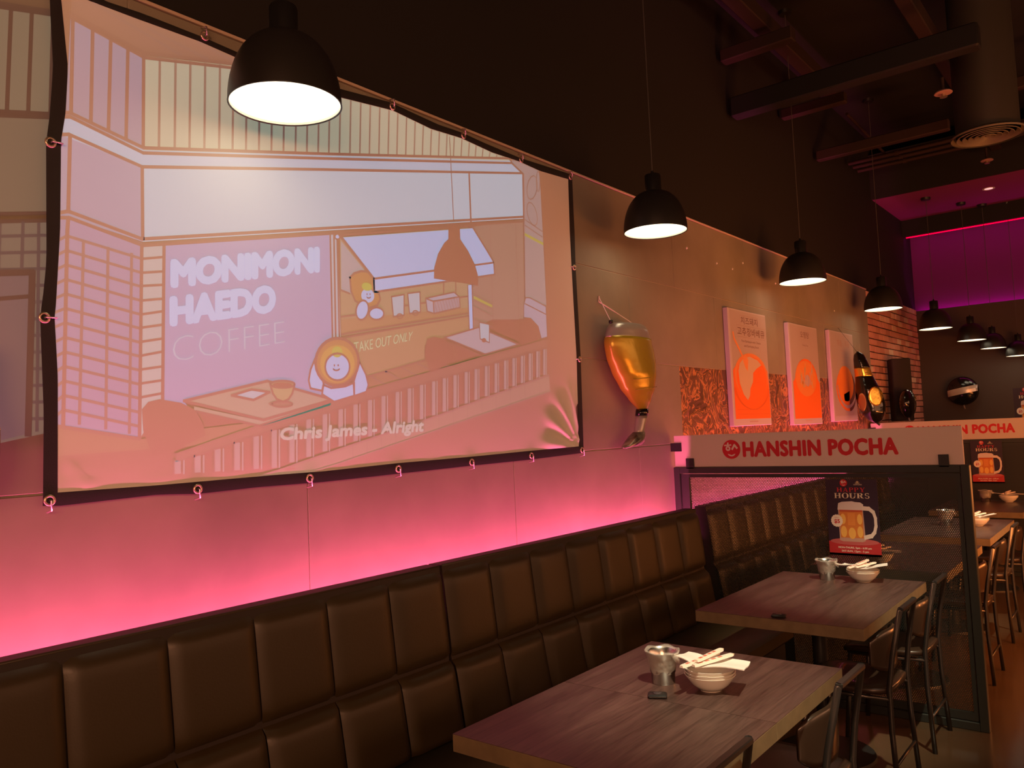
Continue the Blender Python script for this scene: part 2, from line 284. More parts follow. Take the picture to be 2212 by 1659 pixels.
# picture on the projector screen: outlines in metres on the wall plane (distance along the wall, height)
PIC = {"main":[["F",0,"CEIL",[[1.0176,2.9708],[1.0655,2.9652],[1.2112,2.9653],[1.4293,2.969],[1.5694,2.9606],[1.5688,2.9359],[1.2349,2.8557],[1.017,2.9042]]],
["F",0,"SIDL",[[1.0145,2.8918],[1.2349,2.8526],[1.2301,2.544],[0.9978,2.5921],[0.9987,2.5979],[1.0064,2.7375]]],
["F",0,"SIDF",[[1.2349,2.8526],[1.5797,2.9346],[1.5803,2.9583],[1.5822,2.96],[2.032,2.9593],[2.3106,2.9883],[2.541,2.9712],[2.7372,2.9821],[2.9635,2.9695],[3.0928,2.9735],[3.0995,2.9633],[1.2301,2.544]]],
["F",0,"FASC",[[0.9978,2.5921],[0.9878,2.5268],[1.2248,2.4891],[3.202,2.9231],[3.0995,2.9633],[1.2301,2.544]]],
["F",0,"BLKL",[[0.9878,2.5268],[0.9852,2.5096],[0.9813,2.2906],[1.2226,2.2492],[1.2248,2.4891]]],
["F",0,"MARB",[[1.2248,2.4891],[3.202,2.9231],[3.1925,2.6862],[1.2226,2.2492]]],
["F",0,"BRKL",[[0.9813,2.2906],[0.9804,2.24],[0.9675,2.0266],[0.9635,1.9901],[0.9708,1.8191],[0.9696,1.6727],[1.2046,1.6351],[1.2211,2.2446]]],
["F",0,"COLM",[[1.221,2.2402],[1.2934,2.2577],[1.28,1.7476],[1.2046,1.6351]]],
["F",0,"SIGN",[[1.2934,2.2577],[1.9633,2.4014],[1.9536,1.7817],[1.9481,1.7535],[1.6614,1.8224],[1.3494,1.7508],[1.4148,1.6541],[1.28,1.7476]]],
["F",0,"POST",[[1.9587,2.397],[1.9949,2.4049],[1.9948,1.988],[1.9566,1.9821]]],
["F",0,"INTR",[[2.0058,2.3939],[2.7637,2.5634],[2.7519,2.1544],[1.9977,2.0044]]],
["F",0,"FRNT",[[1.9975,1.999],[2.7421,2.1513],[2.7376,2.076],[2.5729,2.0373],[2.4499,1.997],[2.4464,1.9289],[2.1266,1.852],[1.9926,1.8714]]],
["F",0,"FLOR",[[2.1265,1.8483],[2.4464,1.9289],[2.5299,1.8939],[2.8482,1.9726],[3.2554,2.0708],[3.3481,2.0864],[2.1317,1.8023]]],
["F",0,"RIGH",[[2.7934,2.573],[3.1845,2.68],[3.1626,2.1675],[3.1287,2.1646],[2.9099,2.1462],[2.8071,2.1049],[2.7703,2.087]]],
["F",0,"RIG2",[[3.0995,2.9633],[3.1299,2.9747],[3.1828,2.9764],[3.3431,2.9678],[3.348,2.9419],[3.3513,2.5976],[3.3532,2.2563],[3.1786,2.2838],[3.1925,2.6862],[3.202,2.9231]]],
["F",0,"FLOR",[[0.9696,1.6701],[0.969,1.5928],[1.4138,1.6058],[1.9036,1.722],[1.8825,1.729],[1.6424,1.6809],[1.4232,1.6614],[1.2045,1.6322]]],
["F",0,"TILE",[[3.3489,1.8891],[3.3506,1.8077],[1.9523,1.5116],[1.6928,1.4679],[1.5464,1.4787],[1.6939,1.5036],[2.5188,1.6896]]],
["L",2,"LN",0.011,[[1.0152,2.9063],[1.2365,2.8638],[1.5688,2.9393]]],
["L",2,"LN",0.011,[[1.0146,2.8933],[1.2363,2.847],[1.5648,2.9228]]],
["L",2,"LN",0.011,[[0.9987,2.5979],[1.0103,2.6013],[1.2302,2.5515],[1.939,2.7091],[3.0966,2.9745]]],
["L",2,"LN",0.011,[[0.9967,2.5848],[1.0102,2.5887],[1.2285,2.5347],[1.9383,2.6907],[3.1062,2.9531]]],
["L",2,"LN",0.011,[[0.9883,2.5297],[1.0072,2.5348],[1.2248,2.4891],[1.9367,2.6466],[3.1981,2.9222]]],
["L",2,"LN",0.011,[[0.9814,2.296],[1.0025,2.3042],[1.2213,2.2578],[1.9285,2.4152],[3.1932,2.6959]]],
["L",2,"LN",0.011,[[0.9812,2.281],[1.0049,2.2854],[1.2224,2.2375],[1.9277,2.3935],[3.1915,2.6717]]],
["L",2,"LN",0.011,[[3.1001,2.973],[3.1173,2.9534],[3.2018,2.9207],[3.1915,2.6717]]],
["L",2,"LN",0.011,[[1.2349,2.8557],[1.2287,2.5526]]],
["L",2,"LN",0.011,[[1.2248,2.4891],[1.2227,2.2581]]],
["L",2,"LN",0.011,[[1.0097,2.5327],[1.0025,2.3014]]],
["L",2,"LN",0.011,[[2.786,2.8274],[2.7847,2.5912]]],
["L",2,"LN",0.011,[[1.2195,2.237],[1.2031,1.6351]]],
["L",2,"LN",0.011,[[1.0024,2.2849],[0.9995,2.2433],[0.9832,1.6738]]],
["L",2,"LN",0.011,[[0.9697,1.6767],[1.2031,1.6337]]],
["L",2,"LN",0.011,[[1.2918,2.2529],[1.2785,1.7505]]],
["L",2,"LN2",0.01,[[1.0818,2.9645],[1.3602,2.8996]]],
["L",2,"LN2",0.01,[[1.2514,2.9486],[1.4571,2.919]]],
["L",2,"LN2",0.01,[[1.4242,2.9671],[1.5581,2.9456]]],
["L",1,"LN",0.011,[[1.0208,2.8886],[1.0129,2.5992]]],
["L",1,"LN",0.011,[[1.0781,2.8817],[1.0696,2.5915]]],
["L",1,"LN",0.011,[[1.1319,2.8681],[1.1214,2.58]]],
["L",1,"LN",0.011,[[1.1847,2.8575],[1.1749,2.5682]]],
["L",1,"LN3",0.0085,[[1.2884,2.8677],[1.2802,2.5626]]],
["L",1,"LN3",0.0085,[[1.3422,2.8798],[1.3334,2.5746]]],
["L",1,"LN3",0.0085,[[1.3944,2.8915],[1.385,2.5862]]],
["L",1,"LN3",0.0085,[[1.4483,2.9036],[1.4383,2.5982]]],
["L",1,"LN3",0.0085,[[1.5039,2.9161],[1.4933,2.6106]]],
["L",1,"LN3",0.0085,[[1.5559,2.9277],[1.5448,2.6222]]],
["L",1,"LN3",0.0085,[[1.6098,2.9565],[1.5977,2.6341]]],
["L",1,"LN3",0.0085,[[1.6628,2.9564],[1.6504,2.646]]],
["L",1,"LN3",0.0085,[[1.7153,2.9563],[1.7027,2.6578]]],
["L",1,"LN3",0.0085,[[1.7673,2.9561],[1.7545,2.6694]]],
["L",1,"LN3",0.0085,[[1.8208,2.956],[1.8078,2.6815]]],
["L",1,"LN3",0.0085,[[1.8726,2.9559],[1.8595,2.6931]]],
["L",1,"LN3",0.0085,[[1.9257,2.9558],[1.9125,2.705]]],
["L",1,"LN3",0.0085,[[1.9769,2.9556],[1.9637,2.7166]]],
["L",1,"LN3",0.0085,[[2.0295,2.9555],[2.0162,2.7284]]],
["L",1,"LN3",0.0085,[[2.0825,2.9607],[2.069,2.7403]]],
["L",1,"LN3",0.0085,[[2.1345,2.9661],[2.1208,2.7519]]],
["L",1,"LN3",0.0085,[[2.1855,2.9714],[2.1716,2.7634]]],
["L",1,"LN3",0.0085,[[2.2373,2.9767],[2.2233,2.775]]],
["L",1,"LN3",0.0085,[[2.2893,2.9821],[2.2751,2.7867]]],
["L",1,"LN3",0.0085,[[2.3396,2.9821],[2.3256,2.7981]]],
["L",1,"LN3",0.0085,[[2.391,2.9782],[2.3773,2.8097]]],
["L",1,"LN3",0.0085,[[2.4419,2.9744],[2.4286,2.8212]]],
["L",1,"LN3",0.0085,[[2.4916,2.9706],[2.4788,2.8325]]],
["L",1,"LN3",0.0085,[[2.5425,2.967],[2.5301,2.8441]]],
["L",1,"LN3",0.0085,[[2.5937,2.9698],[2.5815,2.8557]]],
["L",1,"LN3",0.0085,[[2.6442,2.9726],[2.6322,2.8671]]],
["L",1,"LN3",0.0085,[[2.6926,2.9752],[2.6808,2.878]]],
["L",1,"LN3",0.0085,[[2.7449,2.9772],[2.7334,2.8899]]],
["L",1,"LN3",0.0085,[[2.7965,2.9743],[2.7856,2.9016]]],
["L",1,"LN3",0.0085,[[2.8441,2.9716],[2.8339,2.9125]]],
["L",1,"LN3",0.0085,[[2.8945,2.9687],[2.8849,2.924]]],
["L",1,"LN3",0.0085,[[2.9458,2.9658],[2.9369,2.9357]]],
["L",1,"LN3",0.0085,[[2.9984,2.9659],[2.9901,2.9477]]],
["L",1,"LN3",0.0085,[[3.045,2.9673],[3.0372,2.9583]]],
["L",1,"LN2",0.009,[[1.0005,2.2301],[1.2178,2.1946]]],
["L",1,"LN2",0.008,[[0.9792,2.2167],[0.999,2.2314]]],
["L",1,"LN2",0.009,[[0.9993,2.1871],[1.2165,2.1504]]],
["L",1,"LN2",0.008,[[0.9766,2.1737],[0.9978,2.1885]]],
["L",1,"LN2",0.009,[[0.9981,2.1443],[1.2151,2.1063]]],
["L",1,"LN2",0.008,[[0.974,2.1308],[0.9966,2.1456]]],
["L",1,"LN2",0.009,[[0.997,2.1015],[1.2138,2.0623]]],
["L",1,"LN2",0.008,[[0.9715,2.088],[0.9955,2.1029]]],
["L",1,"LN2",0.009,[[0.9958,2.059],[1.2124,2.0185]]],
["L",1,"LN2",0.008,[[0.9689,2.0455],[0.9943,2.0604]]],
["L",1,"LN2",0.009,[[0.9946,2.0165],[1.2111,1.9748]]],
["L",1,"LN2",0.008,[[0.9655,2.003],[0.9932,2.0179]]],
["L",1,"LN2",0.009,[[0.9935,1.9742],[1.2097,1.9312]]],
["L",1,"LN2",0.008,[[0.9644,1.9609],[0.992,1.9756]]],
["L",1,"LN2",0.009,[[0.9923,1.932],[1.2084,1.8877]]],
["L",1,"LN2",0.008,[[0.9662,1.9191],[0.9909,1.9334]]],
["L",1,"LN2",0.009,[[0.9912,1.8899],[1.2071,1.8444]]],
["L",1,"LN2",0.008,[[0.9679,1.8774],[0.9897,1.8914]]],
["L",1,"LN2",0.009,[[0.99,1.848],[1.2057,1.8012]]],
["L",1,"LN2",0.008,[[0.9697,1.8357],[0.9886,1.8495]]],
["L",1,"LN2",0.009,[[0.9889,1.8061],[1.2044,1.7582]]],
["L",1,"LN2",0.008,[[0.9706,1.794],[0.9874,1.8077]]],
["L",1,"LN2",0.009,[[0.9877,1.7644],[1.2031,1.7152]]],
["L",1,"LN2",0.008,[[0.9703,1.7524],[0.9863,1.766]]],
["L",1,"LN2",0.009,[[0.9866,1.7229],[1.2018,1.6724]]],
["L",1,"LN2",0.008,[[0.9699,1.7109],[0.9851,1.7244]]],
["L",3,"LN2",0.009,[[1.0445,2.2233],[1.0275,1.6835]]],
["L",3,"LN2",0.009,[[1.1155,2.2135],[1.1022,1.6685]]],
["L",3,"LN2",0.009,[[1.1871,2.2058],[1.1721,1.6529]]],
["L",1,"LN",0.008,[[1.2188,2.1944],[1.288,2.2104]]],
["L",1,"LN",0.008,[[1.2182,2.1505],[1.2872,2.164]]],
["L",1,"LN",0.008,[[1.2175,2.1089],[1.2864,2.1207]]],
["L",1,"LN",0.008,[[1.2168,2.063],[1.2857,2.076]]],
["L",1,"LN",0.008,[[1.2162,2.0194],[1.285,2.0359]]],
["L",1,"LN",0.008,[[1.2155,1.9779],[1.2842,1.9929]]],
["L",1,"LN",0.008,[[1.2149,1.934],[1.2835,1.9486]]],
["L",1,"LN",0.008,[[1.2142,1.8907],[1.2827,1.9073]]],
["L",1,"LN",0.008,[[1.2136,1.8476],[1.2819,1.8602]]],
["L",1,"LN",0.008,[[1.2129,1.8045],[1.2812,1.8162]]],
["L",1,"LN",0.008,[[1.2122,1.7616],[1.2805,1.7753]]],
["T",3,"LETT","MONIMONI",0.055,[[1.3202,2.2],[1.8994,2.3317],[1.8965,2.2479],[1.3188,2.1215]]],
["T",3,"LETT","HAEDO",0.055,[[1.3149,2.0791],[1.6999,2.163],[1.6974,2.0774],[1.3134,1.9967]]],
["T",3,"LET2","COFFEE",-0.028,[[1.3157,1.9537],[1.7393,2.0408],[1.7388,1.9616],[1.3143,1.8719]]],
["L",2,"LN",0.008,[[1.9586,2.3951],[1.9549,1.9944]]],
["L",2,"LN",0.008,[[1.9766,2.3982],[1.9701,1.9865]]],
["L",2,"LN",0.008,[[1.992,2.388],[1.988,1.9876]]],
["F",3,"LNF",[[2.0093,2.3963],[2.0086,2.3929],[2.0069,2.3895],[2.0043,2.3864],[2.0009,2.3838],[1.997,2.3819],[1.9928,2.3808],[1.9887,2.3806],[1.9849,2.3812],[1.9817,2.3827],[1.9793,2.385],[1.9778,2.3878],[1.9774,2.391],[1.9781,2.3944],[1.9798,2.3978],[1.9824,2.4009],[1.9858,2.4035],[1.9896,2.4054],[1.9938,2.4065],[1.9979,2.4068],[2.0017,2.4062],[2.0049,2.4047],[2.0074,2.4024],[2.0089,2.3996]]],
["F",4,"AWN",[[2.0024,2.3952],[2.002,2.3932],[2.0011,2.3913],[1.9996,2.3895],[1.9976,2.3881],[1.9954,2.387],[1.993,2.3863],[1.9907,2.3862],[1.9885,2.3866],[1.9867,2.3874],[1.9853,2.3887],[1.9845,2.3903],[1.9842,2.3922],[1.9846,2.3941],[1.9856,2.396],[1.9871,2.3978],[1.989,2.3993],[1.9912,2.4004],[1.9936,2.401],[1.9959,2.4012],[1.9981,2.4008],[1.9999,2.4],[2.0013,2.3987],[2.0022,2.397]]],
["F",1,"INSL",[[2.0098,2.3799],[2.1676,2.2422],[2.1655,2.1928],[2.0362,2.1748],[2.0046,2.1859]]],
["F",1,"CNTR",[[2.0002,2.0695],[2.7475,2.1884],[2.7425,2.1578],[1.9978,2.008]]],
["L",3,"LN",0.008,[[2.0006,2.0804],[2.1472,2.1081]]],
["L",3,"LN",0.008,[[2.0046,2.184],[2.0455,2.1758]]],
["L",3,"LN",0.008,[[2.2741,2.1428],[2.7378,2.239]]],
["L",3,"LN",0.008,[[1.998,2.0116],[2.7428,2.1621]]],
["L",3,"LN",0.008,[[1.9974,1.9972],[2.742,2.1492]]],
["L",3,"LN",0.008,[[2.1266,1.852],[2.4465,1.9309]]],
["L",3,"LN",0.008,[[2.5836,2.2849],[2.5799,2.2179]]],
["L",3,"LN",0.008,[[2.6632,2.3009],[2.6602,2.2476]]],
["L",3,"LN2",0.007,[[2.1364,1.8541],[2.2285,1.8171]]],
["L",3,"LN2",0.007,[[2.221,1.8736],[2.3223,1.8363]]],
["L",3,"LN2",0.007,[[2.3093,1.8939],[2.4204,1.8564]]],
["L",3,"LN2",0.007,[[2.4014,1.915],[2.5232,1.8774]]],
["L",3,"LN2",0.007,[[2.4977,1.9372],[2.6311,1.8995]]],
["F",4,"AWN",[[2.0172,2.394],[2.793,2.5663],[2.9384,2.4245],[2.1729,2.2504]]],
["F",4,"AWN",[[2.1729,2.2504],[2.9384,2.4245],[2.9415,2.3664],[2.1705,2.1952]]],
["L",5,"LN",0.009,[[2.0015,2.4005],[2.7937,2.5774],[2.9385,2.4268],[2.9415,2.3664],[2.1705,2.1952],[2.1729,2.2504],[2.9384,2.4245]]],
["L",5,"LN",0.013,[[2.0082,2.398],[2.1729,2.2504]]],
["F",4,"AWN",[[2.7474,2.2917],[2.7734,2.297],[2.7703,2.087],[2.7443,2.0808]]],
["L",5,"LN",0.006,[[2.7442,2.2914],[2.7427,2.0807]]],
["L",5,"LN",0.006,[[2.7732,2.2948],[2.7703,2.087]]],
["F",4,"CARD",[[2.2659,2.1867],[2.3388,2.2042],[2.3345,2.1159],[2.2732,2.1041]]],
["L",5,"LN",0.007,[[2.2659,2.1867],[2.3388,2.2042],[2.3345,2.1159],[2.2732,2.1041],[2.2659,2.1867]]],
["F",4,"CARD",[[2.3595,2.2111],[2.4329,2.2258],[2.4321,2.1378],[2.3661,2.1252]]],
["L",5,"LN",0.007,[[2.3595,2.2111],[2.4329,2.2258],[2.4321,2.1378],[2.3661,2.1252],[2.3595,2.2111]]],
["L",6,"LN",0.006,[[2.3249,2.1106],[2.3225,2.1055],[2.3165,2.1014],[2.3085,2.0994],[2.3007,2.1],[2.2951,2.1031],[2.2932,2.1078],[2.2956,2.1128],[2.3015,2.1169],[2.3095,2.119],[2.3173,2.1184],[2.323,2.1153],[2.3249,2.1106]]],
["L",6,"LN",0.006,[[2.4179,2.1327],[2.4154,2.1275],[2.4092,2.1233],[2.4008,2.1212],[2.3926,2.1218],[2.3868,2.1249],[2.3849,2.1297],[2.3873,2.1349],[2.3935,2.1391],[2.4018,2.1412],[2.41,2.1406],[2.4159,2.1375],[2.4179,2.1327]]],
["F",4,"BOX",[[2.466,2.2013],[2.5128,2.1927],[2.5147,2.1386],[2.4724,2.1449]]],
["L",5,"LN",0.007,[[2.466,2.2013],[2.5128,2.1927],[2.5147,2.1386],[2.4724,2.1449],[2.466,2.2013]]],
["F",4,"BOXF",[[2.5128,2.1927],[2.6837,2.2312],[2.686,2.1822],[2.5147,2.1386]]],
["L",5,"LN",0.007,[[2.5128,2.1927],[2.6837,2.2312],[2.686,2.1822],[2.5147,2.1386],[2.5128,2.1927]]],
["F",4,"BOX",[[2.466,2.2013],[2.6489,2.2485],[2.6837,2.2312],[2.5128,2.1927]]],
["L",5,"LN",0.007,[[2.466,2.2013],[2.6489,2.2485],[2.6837,2.2312],[2.5128,2.1927],[2.466,2.2013]]],
["L",5,"LN2",0.003,[[2.5195,2.1927],[2.5344,2.1465]]],
["L",5,"LN2",0.003,[[2.5371,2.1966],[2.552,2.1509]]],
["L",5,"LN2",0.003,[[2.5547,2.2006],[2.5698,2.1552]]],
["L",5,"LN2",0.003,[[2.5726,2.2047],[2.5878,2.1597]]],
["L",5,"LN2",0.003,[[2.5905,2.2087],[2.6059,2.1641]]],
["L",5,"LN2",0.003,[[2.6086,2.2128],[2.6242,2.1686]]],
["L",5,"LN2",0.003,[[2.6269,2.217],[2.6425,2.1731]]],
["L",5,"LN2",0.003,[[2.6453,2.2211],[2.6611,2.1777]]],
["L",5,"LN2",0.003,[[2.6638,2.2253],[2.6795,2.178]]],
["F",4,"HOOD",[[2.0492,2.2397],[2.0717,2.2597],[2.1076,2.273],[2.1477,2.2758],[2.1735,2.2522],[2.1745,2.1989],[2.1973,2.1938],[2.2045,2.1706],[2.1868,2.1436],[2.1495,2.1294],[2.1059,2.1357],[2.0712,2.1506],[2.0532,2.1853]]],
["L",5,"LN",0.009,[[2.0492,2.2397],[2.0717,2.2597],[2.1076,2.273],[2.1477,2.2758],[2.1735,2.2522],[2.1745,2.1989],[2.1973,2.1938],[2.2045,2.1706],[2.1868,2.1436],[2.1495,2.1294],[2.1059,2.1357],[2.0712,2.1506],[2.0532,2.1853],[2.0492,2.2397]]],
["F",6,"AWN",[[2.1704,2.1899],[2.1724,2.1813],[2.171,2.1723],[2.1664,2.1638],[2.1589,2.1567],[2.1495,2.1517],[2.1389,2.1491],[2.1283,2.1494],[2.1187,2.1524],[2.111,2.1578],[2.1059,2.165],[2.1039,2.1735],[2.1053,2.1823],[2.1098,2.1907],[2.117,2.1978],[2.1264,2.2029],[2.1369,2.2056],[2.1475,2.2055],[2.1573,2.2026],[2.1652,2.1972]]],
["F",7,"HAIR",[[2.1602,2.2088],[2.1565,2.204],[2.1506,2.2001],[2.1432,2.1975],[2.135,2.1964],[2.1268,2.197],[2.1193,2.1991],[2.1134,2.2026],[2.1095,2.2071],[2.1081,2.2121],[2.1093,2.2173],[2.1129,2.222],[2.1186,2.2259],[2.1259,2.2286],[2.1341,2.2297],[2.1424,2.2292],[2.1499,2.2271],[2.156,2.2236],[2.1599,2.2191],[2.1614,2.214]]],
["F",6,"AWN",[[2.138,2.1147],[2.1331,2.1024],[2.1257,2.0914],[2.1165,2.083],[2.1063,2.0778],[2.0962,2.0764],[2.0872,2.0788],[2.0801,2.0849],[2.0756,2.0939],[2.0741,2.1051],[2.0758,2.1174],[2.0804,2.1296],[2.0877,2.1404],[2.0968,2.149],[2.1069,2.1543],[2.1171,2.156],[2.1263,2.1537],[2.1335,2.1476],[2.1382,2.1385],[2.1397,2.1271]]],
["F",6,"AWN",[[2.2211,2.1122],[2.2188,2.1042],[2.2127,2.0966],[2.2036,2.0902],[2.1924,2.0857],[2.1801,2.0835],[2.168,2.0837],[2.1572,2.0863],[2.1488,2.0911],[2.1436,2.0975],[2.1421,2.1051],[2.1443,2.113],[2.1501,2.1204],[2.159,2.1268],[2.1701,2.1314],[2.1823,2.1338],[2.1945,2.1337],[2.2055,2.1312],[2.2141,2.1264],[2.2195,2.1199]]],
["L",7,"LN",0.008,[[2.138,2.1147],[2.1331,2.1024],[2.1257,2.0914],[2.1165,2.083],[2.1063,2.0778],[2.0962,2.0764],[2.0872,2.0788],[2.0801,2.0849],[2.0756,2.0939],[2.0741,2.1051],[2.0758,2.1174],[2.0804,2.1296],[2.0877,2.1404],[2.0968,2.149],[2.1069,2.1543],[2.1171,2.156],[2.1263,2.1537],[2.1335,2.1476],[2.1382,2.1385],[2.1397,2.1271],[2.1384,2.1147]]],
["L",7,"LN",0.008,[[2.2211,2.1122],[2.2188,2.1042],[2.2127,2.0966],[2.2036,2.0902],[2.1924,2.0857],[2.1801,2.0835],[2.168,2.0837],[2.1572,2.0863],[2.1488,2.0911],[2.1436,2.0975],[2.1421,2.1051],[2.1443,2.113],[2.1501,2.1204],[2.159,2.1268],[2.1701,2.1314],[2.1823,2.1338],[2.1945,2.1337],[2.2055,2.1312],[2.2141,2.1264],[2.2195,2.1199],[2.2211,2.1122]]],
["F",8,"LNF",[[2.1373,2.1835],[2.1363,2.1803],[2.1339,2.1788],[2.1317,2.1798],[2.1309,2.1828],[2.132,2.186],[2.1343,2.1875],[2.1365,2.1865]]],
["F",8,"LNF",[[2.1535,2.1853],[2.1525,2.1821],[2.1501,2.1805],[2.1479,2.1816],[2.147,2.1846],[2.1481,2.1878],[2.1505,2.1893],[2.1527,2.1883]]],
["L",8,"LN",0.005,[[2.1521,2.1735],[2.1508,2.1716],[2.1486,2.1698],[2.1456,2.1686],[2.1423,2.1679],[2.139,2.1679],[2.1361,2.1685],[2.134,2.1698],[2.133,2.1715]]],
["T",3,"TAKE","TAKE OUT ONLY",0.02,[[2.0587,1.983],[2.3836,2.0504],[2.3709,2.012],[2.0618,1.943]]],
["L",2,"LN2",0.006,[[2.9227,2.6071],[2.9168,2.1468]]],
["L",2,"LN2",0.006,[[3.1228,2.6592],[3.1144,2.1727]]],
["L",2,"LN2",0.006,[[3.2096,2.9225],[3.175,2.2858]]],
["L",2,"LN2",0.006,[[3.1999,2.6828],[3.3469,2.6459]]],
["L",2,"LN2",0.006,[[3.1978,2.6538],[3.3446,2.6161]]],
["F",3,"YELL",[[2.7832,2.246],[2.9144,2.2155],[2.9137,2.2043],[2.7824,2.2329]]],
["F",3,"YELL",[[3.1949,2.6127],[3.3509,2.5878],[3.351,2.5731],[3.1938,2.5983]]],
["L",4,"LN2",0.006,[[2.7839,2.2569],[2.9149,2.2223]]],
["L",4,"LN2",0.006,[[2.782,2.2264],[2.9166,2.1957]]],
["L",4,"LN2",0.006,[[2.7801,2.1958],[2.9177,2.1602]]],
["L",4,"LN2",0.006,[[2.7829,2.1355],[2.9076,2.1105]]],
["L",3,"LN",0.005,[[3.3192,2.8701],[3.3035,2.8357],[3.2805,2.8093],[3.2563,2.7978],[3.2374,2.8042],[3.2287,2.8265],[3.2324,2.8588],[3.2476,2.8928],[3.2704,2.9195],[3.2948,2.9316],[3.3141,2.9256],[3.3231,2.9031],[3.3192,2.8701]]],
["L",3,"LN",0.005,[[3.3044,2.7372],[3.3094,2.7065],[3.3025,2.6806],[3.2855,2.6664],[3.2632,2.6677],[3.2415,2.6839],[3.2262,2.7107],[3.2213,2.7408],[3.228,2.7665],[3.2446,2.7809],[3.2668,2.7801],[3.2888,2.7641],[3.3044,2.7372]]],
["L",3,"LN",0.005,[[3.347,2.912],[3.3413,2.8788],[3.3316,2.857],[3.3215,2.8549],[3.3149,2.8731],[3.3142,2.9047],[3.3198,2.9377],[3.3294,2.9597],[3.3396,2.962],[3.3463,2.9438],[3.347,2.912]]],
["F",3,"SOFA",[[3.1557,2.1762],[3.1603,2.2397],[3.1783,2.2791],[3.213,2.2828],[3.3488,2.251],[3.3485,2.0913],[3.2953,2.0782],[3.2724,2.141],[3.2128,2.1764]]],
["L",4,"LN",0.006,[[3.1557,2.1762],[3.1603,2.2397],[3.1783,2.2791],[3.213,2.2828],[3.3488,2.251],[3.3485,2.0913],[3.2953,2.0782],[3.2724,2.141],[3.2128,2.1764],[3.1557,2.1762]]],
["L",4,"LN",0.006,[[3.1722,2.248],[3.3455,2.2095]]],
["F",3,"TBLR",[[2.5729,2.0373],[2.8068,2.1006],[3.1033,2.038],[2.8485,1.977]]],
["L",4,"LN",0.007,[[2.5729,2.0373],[2.8068,2.1006],[3.1033,2.038],[2.8485,1.977],[2.5729,2.0373]]],
["L",4,"LN",0.007,[[2.5779,2.0211],[2.8474,1.9595],[3.1,2.0218]]],
["F",5,"CARD",[[2.8149,2.1251],[2.8865,2.1208],[2.8809,2.0336],[2.8156,2.0469]]],
["L",6,"LN",0.006,[[2.8149,2.1251],[2.8865,2.1208],[2.8809,2.0336],[2.8156,2.0469],[2.8149,2.1251]]],
["F",6,"LNF",[[2.8594,2.0432],[2.8558,2.0365],[2.8472,2.032],[2.8369,2.0314],[2.8288,2.0348],[2.8261,2.0411],[2.8296,2.0477],[2.8382,2.0522],[2.8485,2.0529],[2.8566,2.0494]]],
["F",6,"DARK",[[2.4484,1.9689],[2.4653,2.0241],[2.5087,2.0371],[2.5755,2.0313],[2.6246,1.9991],[2.6367,1.9455],[2.5299,1.8939],[2.4718,1.8778]]],
["F",6,"DARK",[[3.1176,2.166],[3.213,2.1788],[3.2764,2.1413],[3.2913,2.0779],[3.1155,2.0319]]],
["F",3,"DARK",[[1.2117,1.7245],[1.2324,1.7474],[1.2681,1.7562],[1.3399,1.7448],[1.3886,1.7208],[1.4137,1.6768],[1.4227,1.6387],[1.3419,1.6041],[1.2429,1.5794],[1.215,1.6589]]],
["F",4,"TBLF",[[1.3494,1.7508],[1.6614,1.8224],[1.9461,1.7587],[1.6425,1.6857]]],
["L",5,"LN",0.01,[[1.3494,1.7508],[1.6614,1.8224],[1.9461,1.7587],[1.6425,1.6857],[1.3494,1.7508]]],
["F",4,"TBLF",[[1.3838,1.7209],[1.6419,1.6647],[1.9366,1.7376],[1.9371,1.7499],[1.6424,1.6809],[1.384,1.7329]]],
["L",5,"LN",0.009,[[1.3918,1.7163],[1.6418,1.6615],[1.9298,1.7289]]],
["F",5,"CARD",[[1.5204,1.7704],[1.5975,1.792],[1.6697,1.7833],[1.6038,1.7551]]],
["L",6,"LN",0.009,[[1.5204,1.7704],[1.5975,1.792],[1.6697,1.7833],[1.6038,1.7551],[1.5204,1.7704]]],
["F",6,"TBSH",[[1.7637,1.7426],[1.761,1.739],[1.7536,1.7357],[1.7422,1.7331],[1.7279,1.7315],[1.7122,1.7309],[1.6967,1.7315],[1.6829,1.7332],[1.6721,1.7357],[1.6652,1.7389],[1.6629,1.7424],[1.6654,1.7459],[1.6724,1.7492],[1.6835,1.7517],[1.6974,1.7534],[1.7129,1.7541],[1.7286,1.7536],[1.7427,1.752],[1.754,1.7495],[1.7613,1.7462]]],
["L",7,"LN",0.007,[[1.7636,1.7409],[1.7614,1.7378],[1.7551,1.735],[1.7454,1.7328],[1.7333,1.7314],[1.72,1.7309],[1.7068,1.7314],[1.6951,1.7328],[1.6858,1.735],[1.6799,1.7378],[1.678,1.7408],[1.6801,1.7438],[1.6861,1.7466],[1.6955,1.7488],[1.7074,1.7503],[1.7206,1.7508],[1.7339,1.7504],[1.7459,1.749],[1.7555,1.7468],[1.7616,1.744],[1.7636,1.7409]]],
["F",7,"CUP",[[1.6724,1.8112],[1.6829,1.7785],[1.6976,1.7589],[1.7245,1.7492],[1.7483,1.7593],[1.7649,1.7795],[1.7759,1.8133],[1.7747,1.8161],[1.7709,1.8187],[1.7646,1.821],[1.7563,1.8228],[1.7464,1.824],[1.7354,1.8247],[1.7238,1.8247],[1.7123,1.8241],[1.7015,1.823],[1.6917,1.8213],[1.6836,1.8191],[1.6776,1.8166],[1.6737,1.814]]],
["L",8,"LN",0.008,[[1.6724,1.8112],[1.6829,1.7785],[1.6976,1.7589],[1.7245,1.7492],[1.7483,1.7593],[1.7649,1.7795],[1.7759,1.8133]]],
